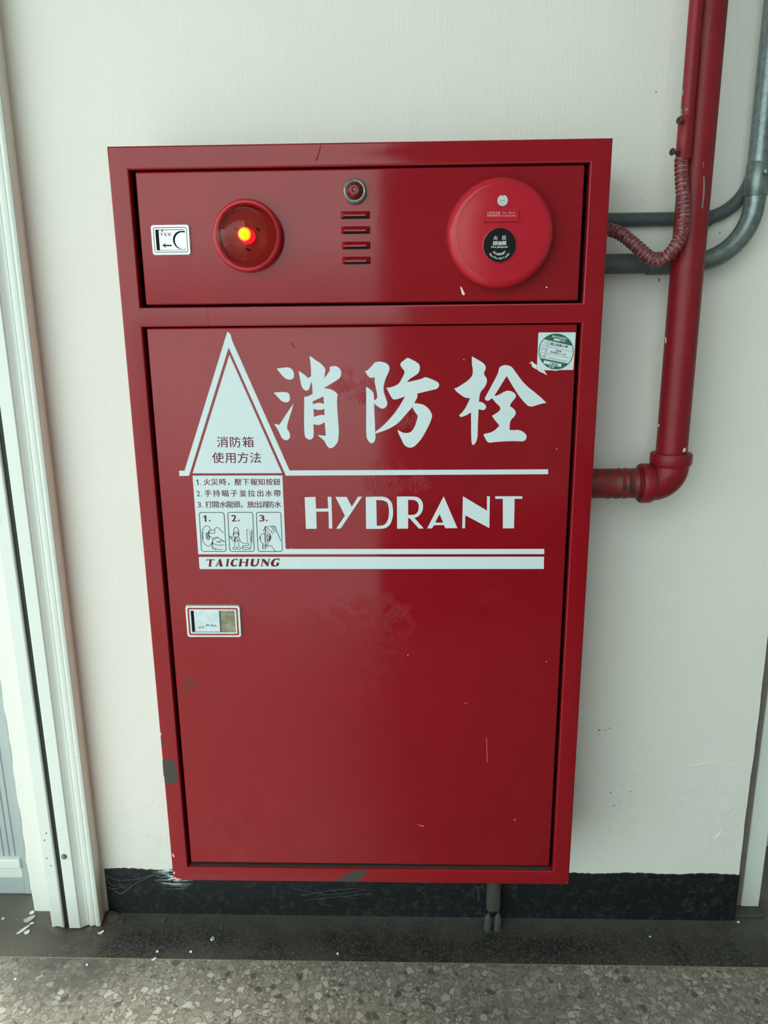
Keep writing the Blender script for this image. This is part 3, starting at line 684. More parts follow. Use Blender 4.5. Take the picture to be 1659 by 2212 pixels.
# small pilot lamp
plp = U(767, 414, PY0)
mb = MB(); mb.lathe(plp, (0, -1, 0), [(.0180, 0), (.0180, .004), (.0165, .0075), (.0150, .0085), (.0132, .0080), (.0125, .004)], 56, 0, False)
M_PATINA = m_galv('green_tarnished_chrome', (0.10, 0.15, 0.14), (0.34, 0.44, 0.42), .3, .5)
pb = lab(mb.build('pilot_lamp', M_PATINA, cab, smooth=40), 'small unlit red pilot lamp in a tarnished ring above the louvres')
prof = [(.0126, .004)]
for k in range(1, 9):
    r_ = .0122*math.cos(PI/2*k/9); h_ = .005+.0125*math.sin(PI/2*k/9); prof += [(r_+.0006, h_-.0004), (r_, h_+.0005)]
prof.append((0, .0178))
mb = MB(); mb.lathe(plp, (0, -1, 0), prof, 48, 0, False); mb.build('lens', plain('dark_red_lens', (0.17, 0.006, 0.012), .12), pb, smooth=25)

# manual call point
cp = U(1078.5, 507.5, PY0); RC = 0.0805
mb = MB(); pr = [(RC-.003, 0), (RC-.001, .004)]
for k in range(13):
    a = -0.35 + (PI/2+.35)*k/12; pr.append((RC-.013+.013*math.cos(a), .0115+.0135*math.sin(a)))
pr += [(RC-.018, .0252), (RC-.026, .0262), (.030, .0268), (0, .0268)]
mb.lathe(cp, (0, -1, 0), pr, 128, 0, False)
YF = PY0-.0272
call = lab(mb.build('call_point', M_REDPLASTIC, cab, smooth=30), 'round bright red manual fire alarm call point at the right of the alarm panel')
q = U(1079, 530.5, YF+.003)
dz = q-cp
# the push plate sits off the middle: cut its own well ring
mb = MB(); mb.lathe(Vector((q.x, YF+.0008, q.z)), (0, -1, 0), [(.0262, 0), (.0258, .0012), (.0246, .0016), (.0240, .0008)], 72, 0, False); mb.build('plate_ring', M_REDPLASTIC, call, smooth=40)
mb = MB(); YP = YF-.0004
mb.lathe(Vector((q.x, YF+.0006, q.z)), (0, -1, 0), [(.0243, 0), (.0243, .0010), (0, .0010)], 72, 0, False)
S4 = 16.59; o4 = (1030, 490)
for ch, a, b in (('火', 675, 398), ('災', 975, 395), ('請', 655, 590), ('強', 818, 590), ('壓', 982, 585)):
    han_px(mb, ch, o4[0]+a/S4, o4[1]+b/S4, 9.8, YP-.0001, 1, 0.012)
latin_px(mb, 'Fire pluspush', o4[0]+815/S4, o4[1]+728/S4, 35, 5.6, YP-.0001, 1, 0.012)
cxp, czp = U(o4[0]+815/S4, o4[1]+670/S4, YP).x, U(o4[0]+815/S4, o4[1]+670/S4, YP).z
def arc_text(txt, rad, a0_, a1_, size, cjk):
    wd = [1.0 if cjk else (.30 if ch in " '" else (bbox(glyphs(ch))[1]-bbox(glyphs(ch))[0])+.09) for ch in txt]; tot = sum(wd); run = 0
    for k, ch in enumerate(txt):
        an = a0_+(a1_-a0_)*(run+wd[k]/2)/tot; run += wd[k]
        if ch == ' ': continue
        x_, z_ = cxp+rad*math.sin(an), czp-rad*math.cos(an)
        if cjk: han(mb, ch, x_, z_, size, size, YP-.0001, 1, 0.01, an)
        else:
            g = bbox(glyphs(ch)); w_r = (g[1]-g[0]); h_r = (g[3]-g[2]); base = bbox(glyphs('N')); s_ = size/(base[3]-base[2])
            off = ((g[3]+g[2])/2-(base[3]+base[2])/2)*s_
            latin(mb, ch, x_-off*math.sin(an), z_+off*math.cos(an), w_r*s_, h_r*s_, YP-.0001, 1, 0.01, 0, an)
arc_text('非火災請勿壓下', .0125, -0.82, 0.82, .0036, True)
arc_text("Not Fire don't push", .0182, -0.90, 0.90, .0030, False)
lab(mb.build('push_plate', [M_BLACK, M_WHITEPRINT], call, smooth=40), 'black round push plate with white writing')
# name plate
x0, x1, z0, z1 = rect((1044.5, 448), (1121.5, 448), (1119.5, 479.5), (1043.5, 479.5), YF)
mb = MB(); P = [(x0, YF, z1), (x1, YF, z1), (x1, YF-.0030, z0), (x0, YF-.0030, z0), (x0, YF+.001, z1+.0006), (x1, YF+.001, z1+.0006), (x1, YF+.001, z0), (x0, YF+.001, z0)]
def YN(z): return YF-.0030*(z1-z)/(z1-z0)-.0002
mb.add(P, [[0, 1, 2, 3], [4, 5, 6, 7], [0, 3, 7, 4], [1, 5, 6, 2], [3, 2, 6, 7], [0, 4, 5, 1]])
S5 = 15.08; o5 = (1030, 410)
t2 = MB()
for txt, ws, b in (('火警發信機', (370, 455, 545, 635, 722), 745), ('廣播啓動裝置', (362, 435, 510, 585, 655, 730), 838)):
    for ch, a in zip(txt, ws): han_px(t2, ch, o5[0]+a/S5, o5[1]+b/S5, 5.0, YF-.002, 0, 0.02, 0, 5.4)
latin_px(t2, 'Fire  Alarm', o5[0]+1042/S5, o5[1]+742/S5, 25, 4.6, YF-.002, 0, 0.015); latin_px(t2, 'Broadcasting Stater', o5[0]+1042/S5, o5[1]+845/S5, 31, 5.6, YF-.002, 0, 0.015)
mb.add([(a, YN(c), c) for a, b, c in t2.v], t2.f, 1)
mb.build('name_plate', [M_REDPLASTIC, M_PINK], call)
# silver seal with a notch
q = U(1085.7, 433.3, YF)
L = [(q.x+.0077*math.cos(a), q.z+.0077*math.sin(a)) for a in [PI*0.56+2*PI*0.955*k/48 for k in range(49)]] + [(q.x+.0004, q.z+.0058), (q.x-.0010, q.z+.0056)]
mb = MB(); mb.poly([L], YF-.0002, 0, .0006)
for rad, n_, s_ in ((.0056, 16, .0013),):
    for k in range(n_):
        a = 2*PI*k/n_
        if 0.30 < k/n_ < 0.22: continue
        latin(mb, 'CTRAEONS'[k % 8], q.x+rad*math.cos(a), q.z+rad*math.sin(a), s_*.7, s_, YF-.00095, 1, 0, 0, a-PI/2) if False else mb.ribbon([(q.x+rad*math.cos(a), q.z+rad*math.sin(a)), (q.x+(rad-.0010)*math.cos(a), q.z+(rad-.0010)*math.sin(a))], .0009, YF-.00095, 1)
for dz_ in (.0006, -.0008): mb.ribbon([(q.x-.0032, q.z+dz_), (q.x+.0032, q.z+dz_)], .0007, YF-.00095, 1)
lab(mb.build('seal', [M_CHROME, M_CHIPGREY], call), 'small silver round seal with a notch')

# ------------------------------------------------------------------ door and its markings
mb = sheet(dx0, dx1, dz0, dz1, PY0)
YD = PY0-.00005
mb.poly([px([(1050, 1592), (1051.5, 1592), (1053.5, 1646), (1051.5, 1646)], PY0)], YD, 1)
for c in ([(627, 741), (632, 741), (636, 748), (640, 752), (638, 753), (630, 746)], [(655, 755), (659, 760), (662, 764), (657, 760)], [(509, 1232), (511, 1235), (515, 1240), (511, 1236)],
          [(404, 1461), (409, 1463), (406, 1490), (403, 1504), (402, 1490)], [(412, 1474), (415, 1474), (424, 1490), (420, 1486)], [(425, 1470), (428, 1472), (429, 1488), (426, 1482)], [(1157, 1834), (1168, 1834), (1168, 1835), (1157, 1836)]):
    mb.poly([px(c, PY0)], YD, 2)
for c in ([(1001, 776), (1003, 775), (1003, 778), (1001, 778)], [(1003, 1517), (1006, 1520), (1009, 1517), (1006, 1521.5)], [(880, 1414), (882, 1414), (882, 1416), (880, 1416)], [(1179, 1428), (1181, 1428), (1181, 1430), (1179, 1430)], [(1111, 1769), (1113, 1769), (1113, 1772), (1111, 1772)], [(628, 1184), (631, 1184), (631, 1187), (629, 1187)], [(1201, 968), (1204, 970), (1202, 972)], [(900, 1781), (915, 1784), (914, 1785.5)]):
    mb.poly([px(c, PY0)], YD, 3)
dor = lab(mb.build('door', [M_RED, plain('orange_paint', (0.62, 0.07, 0.03), .4), M_CHIP, M_PINK], cab, smooth=35), 'tall red lower door with white writing')
YV = PY0-.0002
def decal(name, outlines, mats=M_VINYL, label=None, soft=True):
    m_ = MB()
    for loops, org, s in outlines:
        m_.poly([soften(px(L, YV, org, s)) if soft else px(L, YV, org, s) for L in loops], YV)
    o = m_.build(name, mats, dor)
    if label: lab(o, label)
    return o
SZ = 6.9125
X1 = [[[(262,388),(330,378),(425,368),(470,382),(518,432),(520,505),(505,540),(462,558),(400,545),(340,492)]],
      [[(215,748),(280,740),(390,738),(430,748),(450,770),(462,840),(445,880),(405,898),(340,880),(290,830)]],
      [[(515,905),(480,1030),(440,1150),(408,1278),(440,1320),(462,1370),(460,1420),(430,1455),(395,1460),(350,1440),(320,1395),(290,1320),(222,1212),(270,1222),(300,1230),(400,1075)]],
      [[(748,210),(775,208),(830,255),(920,310),(975,370),(990,405),(972,535),(1060,415),(1050,368),(1090,350),(1150,352),(1195,378),(1228,430),(1220,505),(1190,545),(1080,610),(962,682),(1030,686),(1110,715),(1160,755),(1174,785),(1160,830),(1165,1000),(1180,1180),(1190,1300),(1182,1450),(1165,1500),(1110,1565),(1070,1580),(1030,1568),(998,1520),(970,1460),(868,1380),(930,1388),(995,1390),(978,1188),(930,1218),(880,1236),(810,1218),(815,1390),(800,1430),(757,1454),(710,1435),(668,1385),(672,812),(690,805),(712,812),(798,765),(785,575),(760,640),(745,700),(710,722),(665,705),(630,650),(612,560),(588,425),(640,455),(690,490),(725,530),(775,505),(772,380),(765,290)],
       [(797,880),(960,803),(967,915),(900,897),(850,905),(800,920)], [(808,990),(880,1008),(940,1003),(972,985),(975,1085),(940,1078),(870,1090),(818,1112)]]]
decal('calligraphy_character', [(l, (560, 740), SZ) for l in X1], label='white brush written first character')
X2 = [[[(195,425),(235,420),(330,310),(345,295),(400,282),(470,290),(535,318),(565,365),(560,420),(508,525),(480,620),(470,710),(500,810),(530,890),(530,930),(500,975),(465,988),(430,982),(390,955),(333,915),(333,860),(370,845),(382,805),(370,730),(340,590),(343,520),(290,528),(250,512),(225,475)]],
      [[(222,660),(290,710),(325,750),(333,830),(335,1000),(345,1200),(348,1330),(355,1420),(345,1465),(318,1500),(285,1505),(240,1465),(213,1395),(215,1000),(216,730),(207,690)]],
      [[(820,228),(850,230),(970,292),(1005,325),(1020,365),(1005,440),(975,475),(865,540),(820,592),(1040,545),(1080,518),(1130,520),(1280,585),(1303,615),(1305,650),(1270,695),(1200,708),(978,762),(982,815),(932,903),(1050,918),(1110,950),(1170,1015),(1200,1080),(1195,1125),(1160,1220),(1060,1410),(980,1510),(920,1560),(870,1572),(810,1555),(765,1505),(745,1450),(690,1345),(685,1300),(720,1325),(770,1348),(840,1352),(890,1330),(920,1290),(950,1230),(985,1110),(982,1085),(935,1030),(905,960),(820,1060),(710,1185),(640,1240),(520,1305),(352,1360),(349,1332),(430,1275),(560,1150),(690,990),(795,805),(740,825),(670,848),(625,850),(605,840),(560,765),(517,675),(590,668),(695,625),(735,560),(790,455),(785,420),(740,370),(722,330),(735,295),(775,270)]]]
decal('calligraphy_character', [(l, (760, 740), SZ) for l in X2], label='white brush written middle character')
X3 = [[[(410,205),(560,290),(605,330),(622,385),(595,435),(590,480),(625,520),(637,560),(630,610),(600,670),(530,745),(515,880),(560,890),(600,915),(625,950),(618,985),(590,1008),(550,1005),(510,995),(500,1200),(497,1385),(487,1450),(455,1520),(425,1530),(400,1505),(398,1042),(330,1085),(270,1108),(235,1110),(222,1085),(235,1068),(270,1040),(320,970),(385,830),(330,830),(265,800),(155,710),(155,680),(190,675),(420,522),(425,380),(410,340)]],
      [[(915,332),(990,352),(1025,385),(1190,620),(1410,790),(1522,898),(1430,918),(1330,952),(1280,957),(1230,935),(1100,785),(930,500),(748,790),(770,798),(830,770),(920,718),(980,720),(1040,745),(1070,785),(1065,825),(995,900),(978,950),(1040,990),(1072,1045),(1050,1100),(978,1165),(972,1305),(1050,1308),(1095,1300),(1170,1325),(1228,1380),(1225,1435),(1195,1470),(1160,1475),(980,1470),(740,1485),(680,1498),(635,1480),(610,1430),(582,1380),(600,1358),(640,1358),(745,1320),(818,1245),(810,1220),(765,1175),(710,1095),(830,1020),(838,960),(775,910),(712,830),(660,870),(625,868),(600,840),(610,815),(700,650),(805,455),(808,410),(822,370),(860,345)]]]
decal('calligraphy_character', [(l, (960, 740), SZ) for l in X3], label='white brush written last character')
LH = [('H', [[(82,70),(150,68),(154,142),(230,140),(226,68),(250,68),(256,266),(234,267),(232,160),(155,161),(157,268),(90,269)]], 0),
      ('Y', [[(275,68),(346,68),(378,130),(418,66),(443,66),(308,267),(280,268),(335,186)]], 0),
      ('D', [[(466,68),(570,65),(598,72),(620,90),(632,110),(638,150),(637,185),(630,220),(615,248),(590,265),(560,269),(468,269)], [(532,88),(575,88),(600,102),(612,135),(612,185),(603,220),(585,243),(565,249),(535,249)]], 1),
      ('R', [[(662,66),(770,65),(795,70),(815,86),(826,110),(826,145),(815,172),(795,192),(772,200),(830,266),(800,267),(742,202),(732,202),(732,267),(663,268)], [(732,86),(770,87),(790,97),(800,120),(798,150),(788,170),(772,181),(732,181)]], 0),
      ('A', [[(956,64),(1042,264),(967,265),(957,245),(895,246),(882,266),(852,266)], [(930,176),(953,230),(902,230)]], 0),
      ('N', [[(1077,64),(1228,154),(1228,64),(1246,64),(1243,264),(1092,184),(1090,265),(1072,265)]], 0),
      ('T', [[(1280,64),(1450,64),(1450,80),(1402,80),(1398,265),(1328,266),(1328,80),(1280,80)]], 0)]
for ch, loops, sf in LH:
    m_ = MB(); m_.poly([soften(px(l, YV, (630, 1050), 2.9105), 40, 2) for l in loops], YV); m_.build('printed_letter', M_VINYL, dor)
decal('triangle_outline', [([[(386.8,1016.7),(398.6,1016.7),(491.2,716),(498,722.5),(501.5,735.8),(625.6,1016.2),(1184,1013.8),(1184.2,1024.3),(617.6,1027.5),(494,750.4),(408.4,1027.8),(387.6,1028)]], (0, 0), 1)], soft=False, label='white band rising to a tall triangle point')
m_ = MB(); m_.poly([px([(495.6,766.8),(609.2,1022),(416,1022.4)], YV)], YV)
S1 = 3.7705
for row, b in (((('消', 380), ('防', 482), ('箱', 588)), 963), ((('使', 343), ('用', 447), ('方', 547), ('法', 648)), 1091)):
    for ch, a in row: han_px(m_, ch, 380+a/S1, 700+b/S1, 24.5, YV-.0003, 1, 0.006)
lab(m_.build('triangle_panel', [M_VINYL, M_TXT], dor), 'white triangle with red writing')
m_ = MB(); m_.poly([px([(416,1027.5),(610,1027),(617,1185.8),(1175.6,1185.7),(1175.6,1197),(428.4,1197.3)], YV)], YV)
S6 = 5.925; o6 = (380, 990); YT = YV-.0003
for row, b in ((zip('火災時，壓下報知按鈕', (398, 495, 598, 700, 795, 895, 997, 1095, 1195, 1292)), 305), (zip('手持瞄子並拉出水帶', (410, 520, 632, 742, 857, 967, 1080, 1188, 1296)), 450), (zip('打開水龍頭，放出消防水', (420, 508, 600, 687, 778, 868, 957, 1045, 1128, 1213, 1303)), 593)):
    for ch, a in row: han_px(m_, ch, o6[0]+a/S6, o6[1]+b/S6, 15.2, YT, 1, 0.014)
for s_, a, b, w_, h_ in (('2', 285, 452, 7.5, 11.5), ('3', 298, 595, 7.5, 11.5)):
    latin_px(m_, s_, o6[0]+a/S6, o6[1]+b/S6, w_, h_, YT, 1); 
    latin_px(m_, '.', o6[0]+(a+42)/S6, o6[1]+(b+30)/S6, 1.8, 1.8, YT, 1)
m_.poly([px([(262,277),(275,271),(283,271),(287,345),(276,345),(273,288),(263,295)], YT, o6, S6)], YT, 1); latin_px(m_, '.', o6[0]+314/S6, o6[1]+338/S6, 1.8, 1.8, YT, 1)
m_.poly([px([(300,210),(335,210),(348,448),(290,448),(282,285),(225,298),(222,268),(268,255)], YT, (425, 1100), 16.59)], YT-.0001, 1)
def stroke(pts, org, s, w=1.05, closed=False, mi=2, sm=True):
    P = smooth_line([Vector(p) for p in (pts+[pts[0]] if closed else pts)], 5) if sm else [Vector(p) for p in pts]
    P = px([(p.x, p.y) for p in P], YT, org, s)
    ww = psize(500, 1150, YT, w, w)[0]; m_.ribbon(P, ww, YT-.00005*mi, mi)
def fillp(pts, org, s, mi=1): m_.poly([px(pts, YT, org, s)], YT-.00002, mi, .00004)
def rbox(TL, TR, BR, BL, org, s, rad, w):
    P = []; Q = [Vector(c) for c in (TL, TR, BR, BL)]
    for i in range(4):
        a, b, c = Q[i-1], Q[i], Q[(i+1) % 4]; d1, d2 = (a-b).normalized(), (c-b).normalized()
        for k in range(7):
            t = k/6; P.append((b+d1*rad)*(1-t)**2 + b*2*t*(1-t) + (b+d2*rad)*t*t)
    P.append(P[0]); stroke([tuple(p) for p in P], org, s, w, False, 2, False)
rbox((297,692), (615,692), (643,1192), (328,1192), o6, S6, 34, 1.25); rbox((662,690), (982,690), (1003,1193), (690,1193), o6, S6, 34, 1.25); rbox((1027,690), (1343,690), (1362,1193), (1052,1193), o6, S6, 34, 1.25)
for s_, a, b in (('1', 370, 770), ('2', 742, 768), ('3', 1100, 768)):
    if s_ != '1': latin_px(m_, s_, o6[0]+a/S6, o6[1]+b/S6, 10.5, 14, YT-.0001, 1, 0.035)
    latin_px(m_, '.', o6[0]+(a+62)/S6, o6[1]+(b+28)/S6, 3.6, 3.6, YT-.0001, 1)
A1 = ((425, 1100), 16.59)
for p_ in ([(515,735),(450,640),(350,595),(260,650),(200,780),(185,950),(210,1100),(270,1230),(400,1325),(490,1290),(540,1210),(575,1120),(575,1040)],
           [(430,760),(500,745),(560,755),(620,735),(680,675),(740,650),(800,690),(870,770),(965,840)], [(640,730),(650,790),(620,860),(540,865),(475,840),(440,770)],
           [(465,970),(520,1015),(580,1035),(650,1015),(720,990),(780,1030),(900,1110),(1000,1190)], [(580,1100),(660,1060),(770,1020)], [(575,1110),(560,1180),(590,1225),(680,1270),(820,1290),(1000,1275)],
           [(550,1200),(555,1330),(620,1385),(720,1430),(830,1440),(920,1435)], [(550,1330),(550,1390),(610,1440),(690,1440)], [(690,1165),(760,1160),(890,1130)], [(740,1170),(860,1205)], [(230,820),(220,900),(225,1000),(235,1060)],
           [(440,770),(420,850),(430,950),(455,1040),(430,1090),(390,1090)], [(350,830),(335,930),(345,1020),(390,1090)], [(405,830),(390,930),(400,1020),(430,1070)]): stroke(p_, *A1)
for k in range(7): stroke([(345+k*2, 850+k*32), (395+k*2, 845+k*32)], *A1, 0.7, False, 2, False)
fillp([(430,770),(450,810),(440,900),(470,990),(455,1060),(430,950),(415,860)], *A1); fillp([(800,1040),(985,1145),(990,1170),(890,1130)], *A1); fillp([(540,1190),(575,1130),(580,1230),(560,1330),(545,1290)], *A1)
A2 = ((485, 1100), 12.76)
for p_ in ([(250,620),(255,560),(290,505),(330,505),(370,540),(390,625)], [(250,625),(390,630)], [(255,640),(250,740),(290,765),(350,770),(390,740)], [(150,740),(200,755),(215,780),(180,800),(140,765),(155,738)],
           [(215,770),(190,800),(215,860),(250,880),(275,850)], [(275,770),(330,775),(390,780),(415,830),(420,860)], [(275,850),(275,1040),(235,1055),(235,1090),(300,1108),(335,1040),(375,1100),(430,1105),(445,1070),(390,1030),(390,880)],
           [(300,820),(320,800),(350,830),(345,890),(310,900),(290,850)], [(355,850),(420,870),(520,942),(640,945),(670,965),(665,995),(520,1005),(495,1025),(500,1050),(660,1055),(690,1075),(680,1105),(520,1115),(500,1090),(505,1055)],
           [(690,1110),(720,1060),(735,960),(735,740)]): stroke(p_, *A2)
stroke([(608,560),(755,560),(772,905),(630,910),(608,560)], *A2, 0.9, False, 2, False); stroke([(720,615),(750,640),(745,690),(720,715),(695,690),(692,640)], *A2, 0.9, True)
fillp([(360,630),(390,630),(410,700),(395,745),(365,700)], *A2); fillp([(252,640),(270,640),(258,700),(240,720),(222,690)], *A2); fillp([(722,730),(738,730),(742,900),(728,905),(712,830)], *A2); fillp([(260,790),(320,800),(280,880),(262,850)], *A2)
for cx0 in (285, 330): stroke([(cx0-14,665),(cx0,650),(cx0+14,665),(cx0,682)], *A2, 0.6, True)
stroke([(290,735),(330,735)], *A2, 0.6)
for p_ in ([(1125,465),(1110,530),(1140,610),(1250,680),(1278,770),(1250,860),(1180,930),(1150,960),(1140,1010)], [(1130,465),(1180,530),(1270,600),(1330,680)], [(1180,500),(1240,468),(1290,480),(1340,560),(1362,630)], [(1295,478),(1340,470),(1380,540),(1408,625)], [(1345,470),(1390,475),(1440,600),(1500,750),(1555,880)],
           [(1110,540),(1075,565),(1085,610),(1130,610)], [(1060,670),(1010,700),(985,790),(1000,880),(1050,950),(1110,960)], [(1060,670),(1110,690),(1130,640)], [(1130,640),(1112,780),(1130,930)], [(1150,970),(1185,980),(1200,1020),(1170,1040),(1145,1010)],
           [(1200,1025),(1270,998),(1330,1070),(1400,1160)], [(1050,960),(1050,1060),(1060,1110)], [(1125,960),(1130,1060),(1115,1110)], [(1045,1010),(1130,1010)], [(1045,1060),(1130,1060)], [(985,750),(970,790),(990,860)]): stroke(p_, *A2)
fillp([(1240,690),(1275,760),(1260,840),(1200,915),(1230,830),(1235,760)], *A2); fillp([(1110,640),(1135,640),(1125,780),(1140,930),(1118,930),(1105,780)], *A2); fillp([(1120,470),(1140,490),(1130,540),(1160,610),(1120,580)], *A2)
stroke([(1180,690),(1215,740),(1215,820),(1180,880),(1155,820),(1155,740)], *A2, 1.0, True, 1); stroke([(1185,690),(1185,880)], *A2, 0.8, False, 1)
lab(m_.build('instruction_panel', [M_VINYL, M_TXT, M_INK], dor), 'white instruction panel with three small drawings')
m_ = MB(); m_.poly([px([(429.3,1203),(1175.3,1202.5),(1174.6,1229),(433,1229.3),(431,1227)], YV)], YV)
TAI = [[[(175,110),(318,108),(308,138),(295,122),(268,122),(255,225),(272,240),(205,240),(215,225),(226,122),(200,122),(165,138)]],
       [[(405,102),(428,102),(462,228),(475,240),(395,240),(412,228),(407,205),(366,205),(356,226),(372,238),(325,238),(342,225)], [(374,192),(404,192),(394,150)]],
       [[(528,102),(592,102),(577,115),(562,225),(575,238),(514,238),(526,225),(540,115)]],
       [[(735,100),(728,140),(715,118),(690,112),(665,135),(650,180),(658,215),(680,222),(718,195),(712,228),(675,242),(630,235),(605,205),(605,170),(630,125),(665,103),(700,100)]],
       [[(762,102),(825,102),(812,115),(808,158),(882,158),(886,115),(875,102),(940,102),(928,115),(910,225),(922,238),(858,238),(870,225),(878,172),(806,172),(798,225),(806,238),(740,238),(755,225),(772,115)]],
       [[(970,102),(1040,102),(1026,115),(1010,190),(1022,218),(1050,215),(1075,195),(1092,115),(1080,102),(1138,102),(1120,115),(1105,195),(1070,232),(1020,242),(975,230),(962,195),(978,115)]],
       [[(1158,102),(1210,102),(1275,175),(1285,115),(1275,102),(1318,102),(1304,115),(1280,238),(1262,238),(1185,145),(1172,225),(1185,238),(1140,238),(1155,225),(1172,115)]],
       [[(1485,95),(1475,145),(1462,118),(1430,110),(1398,130),(1378,175),(1385,215),(1410,222),(1425,212),(1430,180),(1415,170),(1485,168),(1475,180),(1465,225),(1400,242),(1350,235),(1325,200),(1328,160),(1360,115),(1400,98),(1440,95)]]]
for loops in TAI: m_.poly([px(l, YT, (425, 1195), 8.295) for l in loops], YT, 1, .00004)
lab(m_.build('name_band', [M_VINYL, M_TXT], dor), 'white band with the maker name in dark red letters')

# inspection sticker
m_ = MB(); S7 = 12.76; o7 = (1130, 700); YS = YV
sq = [(430,240),(445,232),(1435,228),(1450,240),(1450,255),(1385,1245),(1370,1262),(1000,1270),(890,1290),(790,1275),(400,1270),(378,1255),(420,260)]
m_.poly([px(sq, YS, o7, S7)], YS)
def ell(k0=0.0, k1=2*PI, rx=485, ry=495, n_=48): return [(908+rx*math.cos(k0+(k1-k0)*i/n_), 755+ry*math.sin(k0+(k1-k0)*i/n_)) for i in range(n_+(0 if k1-k0 > 6.2 else 1))]
m_.poly([px(ell(), YS, o7, S7)], YS-.0002, 1, .00004)
def inner():
    out = []
    for x_, y_ in ell(rx=462, ry=472, n_=96):
        if y_ >= 425+(x_-610)*0.212 and y_ <= 950+(x_-455)*0.205: out.append((x_, y_))
    return out
ins = inner(); cxm = sum(p[0] for p in ins)/len(ins); cym = sum(p[1] for p in ins)/len(ins); ins.sort(key=lambda p: math.atan2(p[1]-cym, p[0]-cxm))
m_.poly([px(ins, YS, o7, S7)], YS-.0003, 0, .00004)
m_.poly([px([(580,1000),(1060,1100),(1040,1185),(550,1085)], YS, o7, S7)], YS-.0003, 0, .00004)
m_.poly([px([(855,392),(1015,425),(1000,478),(842,445)], YS, o7, S7)], YS-.0003, 0, .00004)
tl = -0.205; YK = YS-.0005
def sline(a, b, w=.6, mi=1):
    ww = psize(1200, 760, YS, w, w)[0]; m_.ribbon(px([a, b], YS, o7, S7), ww, YK, mi)
sline((490, 575), (1345, 762)); sline((432, 768), (1300, 940)); sline((722, 460), (590, 970))
def row(txt, a, b, step, em, mi, bold=0.02):
    n_ = len(txt)
    for k, ch in enumerate(txt):
        d = (k-(n_-1)/2)*step; han_px(m_, ch, o7[0]+(a+d)/S7, o7[1]+(b+d*0.205)/S7, em, YK, mi, bold, tl)
row('檢修完成標示', 1003, 375, 70, 5.0, 0); row('年度', 1085, 462, 75, 5.0, 0); row('國立清華大學', 990, 590, 82, 6.4, 2)
row('消士證字第3090號', 960, 808, 43, 3.8, 2); row('九春消防', 845, 1105, 62, 4.6, 2); row('印製', 785, 1180, 80, 5.0, 0)
for ch, a, b in (('場', 625, 490), ('所', 680, 510), ('名', 612, 545), ('稱', 668, 555)): han_px(m_, ch, o7[0]+a/S7, o7[1]+b/S7, 3.4, YK, 3, 0, tl)
for a, b in ((500, 655), (545, 665), (590, 675), (635, 685), (490, 710), (615, 740), (480, 830), (585, 850), (470, 870), (510, 880), (550, 888), (585, 895)):
    sline((a-16, b-8), (a+16, b-2), 1.0, 3); sline((a-16, b+10), (a+16, b+16), .8, 3)
for k in range(3): sline((905+k*55, 722+k*11), (945+k*55, 730+k*11), 1.3, 2); sline((905+k*55, 740+k*11), (945+k*55, 748+k*11), 1.1, 2)
for k in range(14): sline((680+k*38, 915+k*8), (706+k*38, 921+k*8), .9, 3); sline((680+k*38, 940+k*8), (706+k*38, 946+k*8), .8, 3)
for c in ([(200,1035),(255,1035),(300,1080),(380,1130),(365,1250),(250,1180),(235,1110)], [(380,1240),(440,1275),(580,1278),(620,1340),(660,1410),(560,1355),(450,1310)], [(170,1070),(195,1068),(198,1092),(175,1095)]):
    m_.poly([px(c, YS, o7, S7)], YD-.00005, 4, .00004)
lab(m_.build('inspection_sticker', [M_VINYL, M_GREEN, M_INK, M_CHIPGREY, M_FLAKE], dor), 'square white sticker with a green round print in the top right corner')

# pull latch of the lower door
mb, (sx0, sx1, sz0, sz1) = latch_frame(((400.5, 1307), (518.5, 1305.5), (524, 1374), (405.5, 1376)), PY0, 0, 0, [0, 0, 1, 1, 1, 0, 0, 0],
    [(0, .0045, 0), (.0010, .0045, .0042), (.0042, .003, .0042), (.0044, .0025, .0036), (.0070, .002, .0036), (.0072, .0018, .0042), (.0096, .0012, .0042), (.0100, .001, -.003)])
lat = lab(mb.build('pull_latch', [M_CHROME, plain('red_inlay', (0.28, 0.010, 0.03), .3)], cab, smooth=30), 'silver pull latch with a red line on the lower door')
i_ = .0098; ix0, ix1, iz0, iz1 = sx0+i_, sx1-i_, sz0+i_, sz1-i_
mb = MB(); mb.box((ix0-.001, PY0-.0004, iz0-.001), (ix1+.001, PY0-.0001, iz1+.001)); mb.build('latch_recess', M_HOLE_SHADE, lat)  # recess shade painted by a flat black plate
xm = U(476, 1340, PY0).x; yb = PY0-.0006
mb = MB(); mb.add([(xm-.001, yb-.0002, iz0), (ix1-.004, yb-.0012, iz0), (ix1, yb-.0030, iz0), (ix1, yb-.0030, iz1), (ix1-.004, yb-.0012, iz1), (xm-.001, yb-.0002, iz1)], [[0, 1, 4, 5], [1, 2, 3, 4]]); mb.build('finger_cup', M_BRASSY, lat)
mb = MB(); mb.box((ix0+.005, PY0-.0036, iz0+.0003), (xm, PY0-.0012, iz1-.0003), 0, .0009)
latin_px(mb, 'PULL', 457.5, 1351, 23, 4.2, PY0-.0038, 1, .02)
for a in (430, 436): mb.poly([px([(a, 1353.5), (a+4, 1353), (a+4, 1356.5), (a, 1357)], PY0-.0037)], PY0-.00365, 2)
mb.build('pull_plate', [M_STEEL, M_INK, M_BRASSY], lat)

